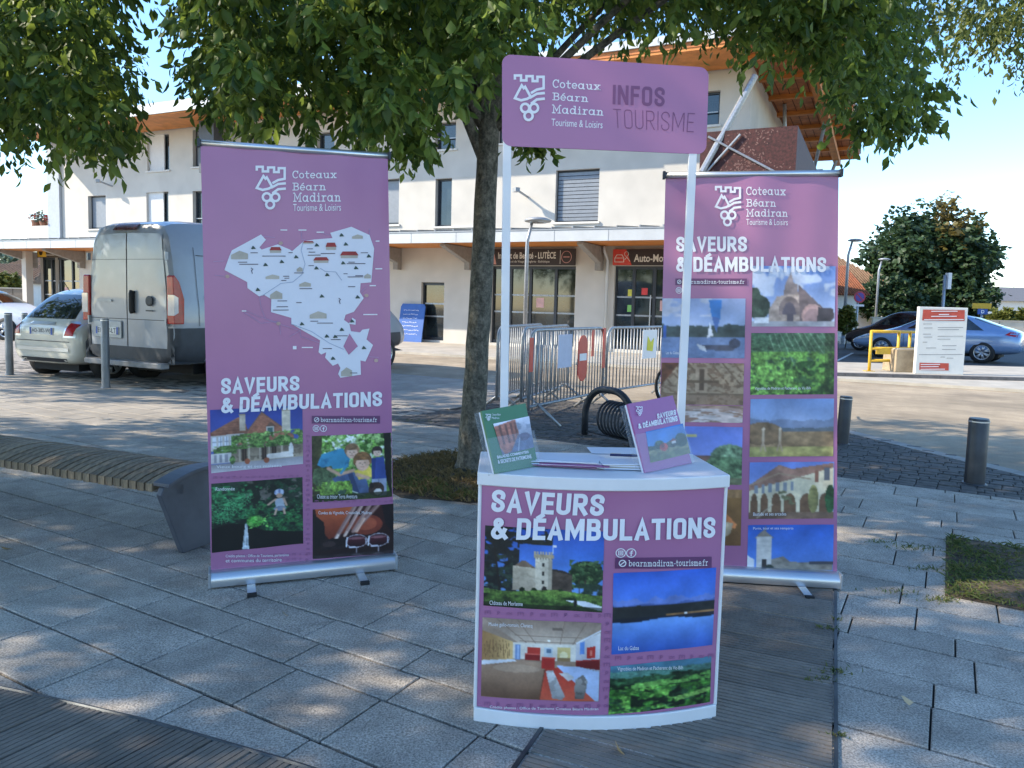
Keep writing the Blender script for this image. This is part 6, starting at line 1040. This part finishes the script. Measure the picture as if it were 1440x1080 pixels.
# ============================================================ TREES AND BACKGROUND
def leaf_mesh(name,cl,m,parent,size=.085,twigs=10,per=11,seed=1,droop=1.0,wd=.48,spread=1.0):
    r=np.random.default_rng(seed); cl=np.array(cl,float); n=len(cl); T=n*twigs
    c=np.repeat(cl[:,:3],twigs,0); rad=np.repeat(cl[:,3],twigs)
    d=r.normal(size=(T,3)); d/=np.linalg.norm(d,axis=1,keepdims=True); start=c+d*(rad*r.random(T)**.5*.55)[:,None]
    dirn=d*spread; dirn[:,2]-=.55*droop*r.random(T)+.1; dirn/=np.linalg.norm(dirn,axis=1,keepdims=True); L=rad*(.5+.6*r.random(T))
    k=np.tile(np.linspace(.05,1,per),T); P=np.repeat(start,per,0)+np.repeat(dirn*L[:,None],per,0)*k[:,None]; P[:,2]-=np.repeat(L,per)*k**2*.35*droop; N=len(P)
    side=np.repeat(np.cross(dirn,[0,0,1.])+1e-3,per,0); side/=np.linalg.norm(side,axis=1,keepdims=True); sg=np.where(np.arange(N)%2==0,1,-1)[:,None]
    ax=side*sg*.55+np.repeat(dirn,per,0)*.35+r.normal(size=(N,3))*.28; ax[:,2]-=.75*droop; ax/=np.linalg.norm(ax,axis=1,keepdims=True)
    w=np.cross(ax,r.normal(size=(N,3))*.7+np.array([0,-.4,1.])); w/=np.linalg.norm(w,axis=1,keepdims=True)+1e-6; nn=np.cross(ax,w); s=size*(.42+.85*r.random(N))[:,None]; P=P+r.normal(size=(N,3))*size*.15
    mid=P+ax*s*.42; tip=P+ax*s+nn*s*-.10; hw=w*s*wd*.5; up=nn*s*.07
    V=np.stack([P,mid+hw+up,tip,mid-hw+up,P+ax*s*.72+hw*.62+up*.5,P+ax*s*.72-hw*.62+up*.5,mid],1).reshape(-1,3); b=(np.arange(N)*7)[:,None]
    F4=np.concatenate([b+np.array([[0,6,1]]),b+np.array([[0,3,6]])],0); Fq=np.concatenate([b+np.array([[6,2,4,1]]),b+np.array([[6,3,5,2]])],0)
    me=bpy.data.meshes.new(name); me.vertices.add(len(V)); me.vertices.foreach_set('co',V.astype(np.float32).ravel()); nl=F4.size+Fq.size; me.loops.add(nl); me.loops.foreach_set('vertex_index',np.concatenate([F4.ravel(),Fq.ravel()]).astype(np.int32)); npol=len(F4)+len(Fq); me.polygons.add(npol)
    me.polygons.foreach_set('loop_start',np.concatenate([np.arange(len(F4))*3,len(F4)*3+np.arange(len(Fq))*4]).astype(np.int32)); me.update(calc_edges=True); me.validate(); me.materials.append(m); o=bpy.data.objects.new(name,me); COL.objects.link(o); o.parent=parent; return o
m_leaf=leafmat('tree_leaf',(.035,.08,.018),(.17,.25,.042),.5); m_leaf2=leafmat('tree_leaf_warm',(.05,.085,.018),(.16,.19,.04),.4)
m_bark=mat('mottled_bark',(.16,.145,.115),.9,var=.3,scale=22,bump=.9,bscale=28,col2=(.05,.05,.038),stretch=(1,1,.45)); add_speck(m_bark,38,.55,1.7,.7)
def tree(name,label,base,trunk,rad,clumps,shade,seed,limbs=14,mleaf=None,group='trees on the square'):
    root=empty(name,base,0,label,'tree',group); b0=Vector(base); rs=random.Random(seed)
    mb=MB(); path=[Vector(p) for p in trunk]; P=[];Rd=[]
    for i in range(len(path)-1):
        for k in range(5): t=k/5; P.append(path[i].lerp(path[i+1],t)+Vector((rs.uniform(-.006,.006),rs.uniform(-.006,.006),0))); Rd.append((rad[i]*(1-t)+rad[i+1]*t)*rs.uniform(.97,1.04))
    P.append(path[-1]); Rd.append(rad[-1]); mb.tube(P,Rd,16); mb.build('trunk',m_bark,root,True)
    al=[c for c in clumps if PR(c[:3])[1]<40 and PR(c[:3])[0]<650]+shade; pick=rs.sample(al,min(limbs,len(al)))
    for c in pick:
        e=Vector(c[:3])-b0; k=rs.randint(len(path)//2,len(path)-1); a=path[k]; 
        if e.z<a.z-.3: a=path[len(path)//2]
        mid_=a.lerp(e,.5)+Vector((0,0,.35)); q=MB(); pts=[(a*(1-t)**2+mid_*2*t*(1-t)+e*t*t) for t in [i/8 for i in range(9)]]; q.tube(pts,[.036*(1-.85*i/8) for i in range(9)],7); q.build('limb',m_bark,root,True)
    if clumps: leaf_mesh('crown',[(c[0]-b0.x,c[1]-b0.y,c[2]-b0.z,c[3]) for c in clumps],mleaf or m_leaf,root,size=.096,seed=seed,twigs=11,per=11)
    if shade: leaf_mesh('upper_crown',[(c[0]-b0.x,c[1]-b0.y,c[2]-b0.z,c[3]) for c in shade],m_leaf,root,size=.15 if clumps else .16,twigs=8,per=9,seed=seed+50)
    return root
yb_x=[0,60,120,160,185,232,236,250,300,340,400,440,480,520,560,600,625,650,680,720,760,1000,1012,1030,1050,1075,1110,1150,1190,1225,1260,1290,1302,1350,1400,1440]
yb_y=[218,224,230,225,182,168,40,135,168,174,180,160,182,198,214,218,165,148,118,66,66,70,20,40,78,92,104,112,178,205,205,175,95,100,72,115]
gaps=[(172,-90,284,170,1.0),(130,-10,235,62,.65),(795,20,840,80,.8),(1003,-10,1048,62,.92),(1290,-10,1345,45,.7),(380,70,440,115,.6),(540,25,600,60,.45)]
rs=random.Random(21); CA=[];CB=[];CC=[]
y=-75
while y<240:
    x=-30+rs.uniform(0,20)
    while x<1470:
        px=x+rs.uniform(-10,10); py=y+rs.uniform(-10,10); lim=float(np.interp(px,yb_x,yb_y))
        ok=py<lim-26 and not any(a<px<c and b<py<d_ and rs.random()<pp for a,b,c,d_,pp in gaps)
        if ok:
            if px<234: dp=rs.uniform(4.6,7.8)
            elif px<720: dp=rs.uniform(3.9,7.2)
            elif px<1300: dp=rs.uniform(5.2,8.2)
            else: dp=rs.uniform(8,10.5)
            if px>720 and px<1000 and rs.random()<.25: x+=24; continue
            p=AT(px,py,dp); rad=rs.uniform(.2,.3)*(dp/5.5)**.7; (CB if px<234 else CA if px<1300 else CC).append((p.x,p.y,p.z+rad*.2,rad))
        x+=26
    y+=25
for k in range(80):
    px=rs.uniform(240,1290); lim=float(np.interp(px,yb_x,yb_y)); py=rs.uniform(-60,lim-85)
    if any(a-15<px<c+15 and b<py<d_ for a,b,c,d_,pp in gaps[:4]): continue
    if px>720 and px<1010: continue
    p=AT(px,py,rs.uniform(6.8,9)); CA.append((p.x,p.y,p.z,.36))
for px,py,dp in ((738,200,6.2),(757,208,6.2),(745,196,6.3),(590,205,5.2),(575,212,5.1),(1255,172,6.4),(1295,188,6.6)): p=AT(px,py-14,dp); CA.append((p.x,p.y,p.z,.14))
def shade_clumps(c,rx,ry,rz,n,seed,keep_all=False):
    rs=random.Random(seed); out=[]
    while len(out)<n:
        d=Vector((rs.gauss(0,1),rs.gauss(0,1),rs.gauss(0,1))).normalized()*rs.random()**.4; p=Vector(c)+Vector((d.x*rx,d.y*ry,d.z*rz))
        if p.y>.4:
            q=PR(p)
            if -60<q[0]<1500 and q[1]>-70: continue
        out.append((p.x,p.y,p.z,rs.uniform(.35,.5)))
    return out
tb=G(660,664); t1=AT(686,190,6.0)-tb; 
tree('shade_tree','slim mottled trunk tree standing in the round pit behind the counter',tb,[(0,0,-.05),(.015,0,.08),(.02,.0,.5),(.06,0,1.4),tuple(t1),(t1.x+.06,.05,3.4),(t1.x+.0,.1,4.6),(t1.x+.1,.1,6.2)],[.148,.114,.097,.089,.081,.062,.04,.02],CA,shade_clumps((.2,6.0,5.3),3.6,3.4,2.3,260,3),3,16)
q=MB(); q.tube([Vector((t1.x-.01,0,2.45)),Vector((t1.x-.16,-.05,2.78)),Vector((t1.x-.25,-.1,3.0)),Vector((t1.x-.6,-.3,3.5))],[.05,.042,.038,.025],8); o=q.build('limb',m_bark,bpy.data.objects['shade_tree'],True)
tree('shade_tree','leafy tree reaching in from the left edge, trunk out of frame',(-6.1,6.6,-.03),[(0,0,0),(.02,0,1),(.05,0,2.4),(.1,0,3.8),(.1,.1,6)],[.17,.12,.11,.08,.03],CB,shade_clumps((-6.1,6.6,4.9),3.3,3.1,2.5,260,4),4,16)
tree('shade_tree','sunlit tree reaching in at the top right corner',(8.4,9.6,-.03),[(0,0,0),(.02,0,1),(.05,0,2.4),(.1,0,3.8),(.1,.1,6)],[.17,.12,.11,.08,.03],CC,shade_clumps((8.4,9.4,5.0),3.0,3.0,2.3,90,5),5,12,m_leaf2)
for i,(x,y_) in enumerate([(-6.4,1.2),(-10.6,4.2),(-10.3,11.7)]): tree('shade_tree',['street tree left of the camera shading the paving','second street tree further left shading the square','third street tree beyond the left edge near the parked cars'][i],(x,y_,-.03),[(0,0,0),(.02,0,1),(.05,0,2.4),(.1,0,3.8),(.1,.1,6)],[.17,.12,.11,.08,.03],[],shade_clumps((x,y_,4.8),3.4,3.2,2.4,310,11+i),20+i,10)
# big far tree on the right, bushes, far woods
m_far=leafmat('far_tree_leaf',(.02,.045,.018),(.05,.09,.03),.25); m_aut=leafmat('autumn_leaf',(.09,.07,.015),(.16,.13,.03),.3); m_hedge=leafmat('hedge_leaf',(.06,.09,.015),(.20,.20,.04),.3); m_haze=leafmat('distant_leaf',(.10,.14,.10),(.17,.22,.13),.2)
def blob_tree(name,label,px,py,w,h,Y,n,m,size,seed,trunk_h=None,extra=None,cat='tree',shape=1.0,rad=.09):
    c=AT(px,py,Y); k=Y/F; rx=w/2*k; rz=h/2*k; rs=random.Random(seed); cl=[];ex=[]
    root=empty(name,(c.x,Y,-.02),0,label,cat)
    while len(cl)+len(ex)<n:
        d=Vector((rs.gauss(0,1),rs.gauss(0,1),rs.gauss(0,1))).normalized()*rs.random()**.3; d.z=max(d.z,-.95); e=1+.12*math.sin(d.x*7+seed)+.1*math.sin(d.z*9)
        p=(d.x*rx*.9*e,d.y*rx*.8,c.z+.02+d.z*rz*.92*e,rx*rad*2*rs.uniform(.7,1.3))
        (ex if extra and d.z>.45 and d.x>-.15 and rs.random()<.75 else cl).append(p)
    leaf_mesh('crown',cl,m,root,size=size,twigs=9,per=8,seed=seed,wd=.8,droop=.4)
    if ex: leaf_mesh('autumn_crown',ex,extra,root,size=size,twigs=9,per=8,seed=seed+1,wd=.8,droop=.4)
    q=MB(); q.tube([(0,0,0),(.05,0,c.z*.5),(0,0,c.z)],[rx*.07,rx*.06,rx*.03],10); q.build('trunk',m_bark,root,True); return root
blob_tree('broadleaf_tree','big dark round tree with yellowing top behind the parked cars',1308,374,176,172,46,330,m_far,.34,31,extra=m_aut); blob_tree('dark_shrub','dark rounded shrub at the foot of the big tree',1250,420,92,60,43,90,m_far,.25,32,cat='shrub'); blob_tree('dark_shrub','lower dark foliage under the right half of the big tree',1340,420,120,60,44,110,m_far,.25,33,cat='shrub')
blob_tree('young_plant','yellow green leafy plant by the tiled house',1191,448,22,40,29,26,m_hedge,.16,34,cat='plant')
for i,(x,w) in enumerate(((1415,26),(1436,26),(1400,16))): blob_tree('hedge_bush',['sunlit rounded hedge bush, middle of the row at far right','sunlit hedge bush cut by the right frame edge','smallest sunlit hedge bush at the left end of the row'][i],x,447,w,26,40,26,m_hedge,.2,35+i,cat='bush')
blob_tree('distant_tree','pale distant tree at the far right skyline',1430,424,50,36,110,60,m_haze,.7,41); 
for i,(x,y_,w,h,Y) in enumerate(((12,362,40,40,120),(30,378,34,34,90),(-14,372,40,50,110),(18,372,36,30,100))): blob_tree('distant_tree',['hazy tree highest on the far left skyline','hazy tree beside the restaurant column','hazy tree at the very left edge of the skyline','hazy tree between the other far left trees'][i],x,y_,w,h,Y,60,m_haze,.6,43+i)
blob_tree('garden_bush','bright green garden bush before the tiled cottages at far left',12,398,34,26,52,40,m_hedge,.3,49,cat='bush')
# houses
m_tile=mat('clay_roof_tile',(.36,.12,.05),.8,var=.3,scale=10); m_tiled=mat('old_roof_tile',(.30,.18,.10),.85,var=.3,scale=10); m_hw=mat('house_white',(.70,.68,.64),.85,var=.05)
def house(name,label,x0,x1,Y,dep,h,rh,mt,rows,hip=0,rot=0):
    a=AT(x0,440,Y).x; b=AT(x1,440,Y).x; w=b-a; root=empty(name,((a+b)/2,Y,-.02),rot,label,'house'); m=MB(); m.prism([(-w/2,0),(w/2,0),(w/2,dep),(-w/2,dep)],lambda x,y:(x,y,0),lambda x,y:(x,y,h)); m.build('wall',m_hw,root)
    o_=.35; hp=hip*w/2; m=MB(); A_=[(-w/2-o_,-o_,h),(w/2+o_,-o_,h),(w/2+o_,dep+o_,h),(-w/2-o_,dep+o_,h)]; r1,r2=(-w/2-o_+hp,dep/2,h+rh),(w/2+o_-hp,dep/2,h+rh); m.v=A_+[r1,r2]; m.f=[(0,1,5,4),(2,3,4,5),(1,2,5),(3,0,4),(3,2,1,0)]; rf=m.build('roof',mt,root)
    for i in range(rows):
        t=(i+.5)/rows; x=-w/2-o_+(w+2*o_)*t; xt=max(r1[0],min(r2[0],x)); fr=1-abs(x-xt)/hp if hp else 1
        q=MB(); top=Vector((x,-o_,h+.03)).lerp(Vector((x,dep/2,h+rh+.03)),fr); q.tube([(x,-o_-.03,h+.03),tuple(top)],(w+2*o_)/rows*.36,6); q.build('tile_row',mt,rf,True)
    return root,w
r1,w=house('tiled_house','white house with orange striped tile roof right of the banner',1150,1207,36,5,2.2,1.5,m_tile,22); 
m=MB(); m.box((w/2-.6,-.02,1.0),(.7,.05,1.0)); m.build('window',m_glass,r1)
house('tiled_house','larger brown tiled hip roof house behind the white one',1128,1238,44,7,3.0,1.9,m_tiled,34,.75)
house('tiled_cottage','low cottage with brown tile roof at far left, nearer one',-60,44,62,7,2.0,1.6,m_tiled,26,.3); house('tiled_cottage','cottage with dark roof behind the nearer one at far left',5,60,80,8,3.6,1.6,m_tiled,18,.4)
def lowwall(name,label,x0,x1,Y,z,m,n=1):
    a=AT(x0,450,Y).x; b=AT(x1,450,Y).x; root=empty(name,((a+b)/2,Y,-.03),0,label,'wall'); 
    for i in range(n): q=MB(); w=(b-a)/n; q.box((-(b-a)/2+w*(i+.5),0,z/2),(w-.04,.15,z)); q.build('panel',m,root)
    q=MB(); q.box((0,0,z+.03),(b-a+.1,.22,.06)); q.build('coping',m_conc,root)
lowwall('garden_wall','cream rendered garden wall behind the parked cars',1226,1440,38,1.15,mat('cream_wall',(.60,.54,.44),.9,var=.08,scale=2),6); lowwall('panel_fence','brown panel fence below the cottages at far left',-70,43,42,1.5,mat('brown_fence_panel',(.26,.21,.16),.85,var=.15,scale=3),5)
b=AT(1400,430,90); q=MB(); q.box((0,4,1.5),(30,8,3.4)); rr_=empty('far_house',(b.x+8,90,0),0,'low grey roofed house far off at the right edge','house'); q.build('wall',m_hw,rr_); q=MB(); q.prism([(-15.6,-.6),(15.6,-.6),(15.6,4)],lambda x,y:(x,y,3.2),lambda x,y:(x,y,3.2)) if False else q.quad((-15.6,-.6,3.21),(15.6,-.6,3.21),(14,4,5.0),(-14,4,5.0)); q.build('roof',mat('grey_slate',(.16,.16,.17),.8),rr_)
# flower pots on the terrace
for i,px in enumerate((46,57,68)):
    s_,z_=fpx(px,310,.0); c=FP(s_,4.25,-.15); root=empty('flower_pot',c,0,['flower pot on the terrace parapet, left of three','flower pot on the terrace parapet, middle of three','flower pot with red blooms nearest the building corner'][i],'flower pot'); q=MB(); q.lathe((0,0,0),[(.14,0),(.2,.25),(.2,.28)],12); q.build('pot',mat('clay_pot',(.3,.14,.09),.8),root); leaf_mesh('flowers',[(0,0,.38,.26)]*2,leafmat('flower_red%d'%i,[(.3,.10,.08),(.06,.09,.10),(.42,.05,.07)][i],(.12,.14,.06),.2),root,size=.13,twigs=10,per=6,seed=60+i,wd=.9,droop=.1)
# fallen leaves
m_fl=leafmat('fallen_leaf',(.30,.20,.09),(.40,.30,.16),.1)
for i,(x,y_) in enumerate(((407,872),(140,717),(20,772),(860,1048),(1283,995),(633,718))):
    c=G(x,y_); o=leaf_mesh('fallen_leaf',[(0,0,.004,.001)],m_fl,None,size=.07,twigs=1,per=1,seed=70+i,droop=0); o.location=c+Vector((0,0,.014)); o.rotation_euler=(R(85 if False else 0),0,i); tag(o,['dry leaf lying on a sunlit slab left of the counter','dry leaf under the bench','dry leaf on the slabs at the left edge','dry leaf on the boards below the counter','dry leaf on the right slabs','dry leaf on slabs near the tree pit'][i],'leaf','fallen leaves')
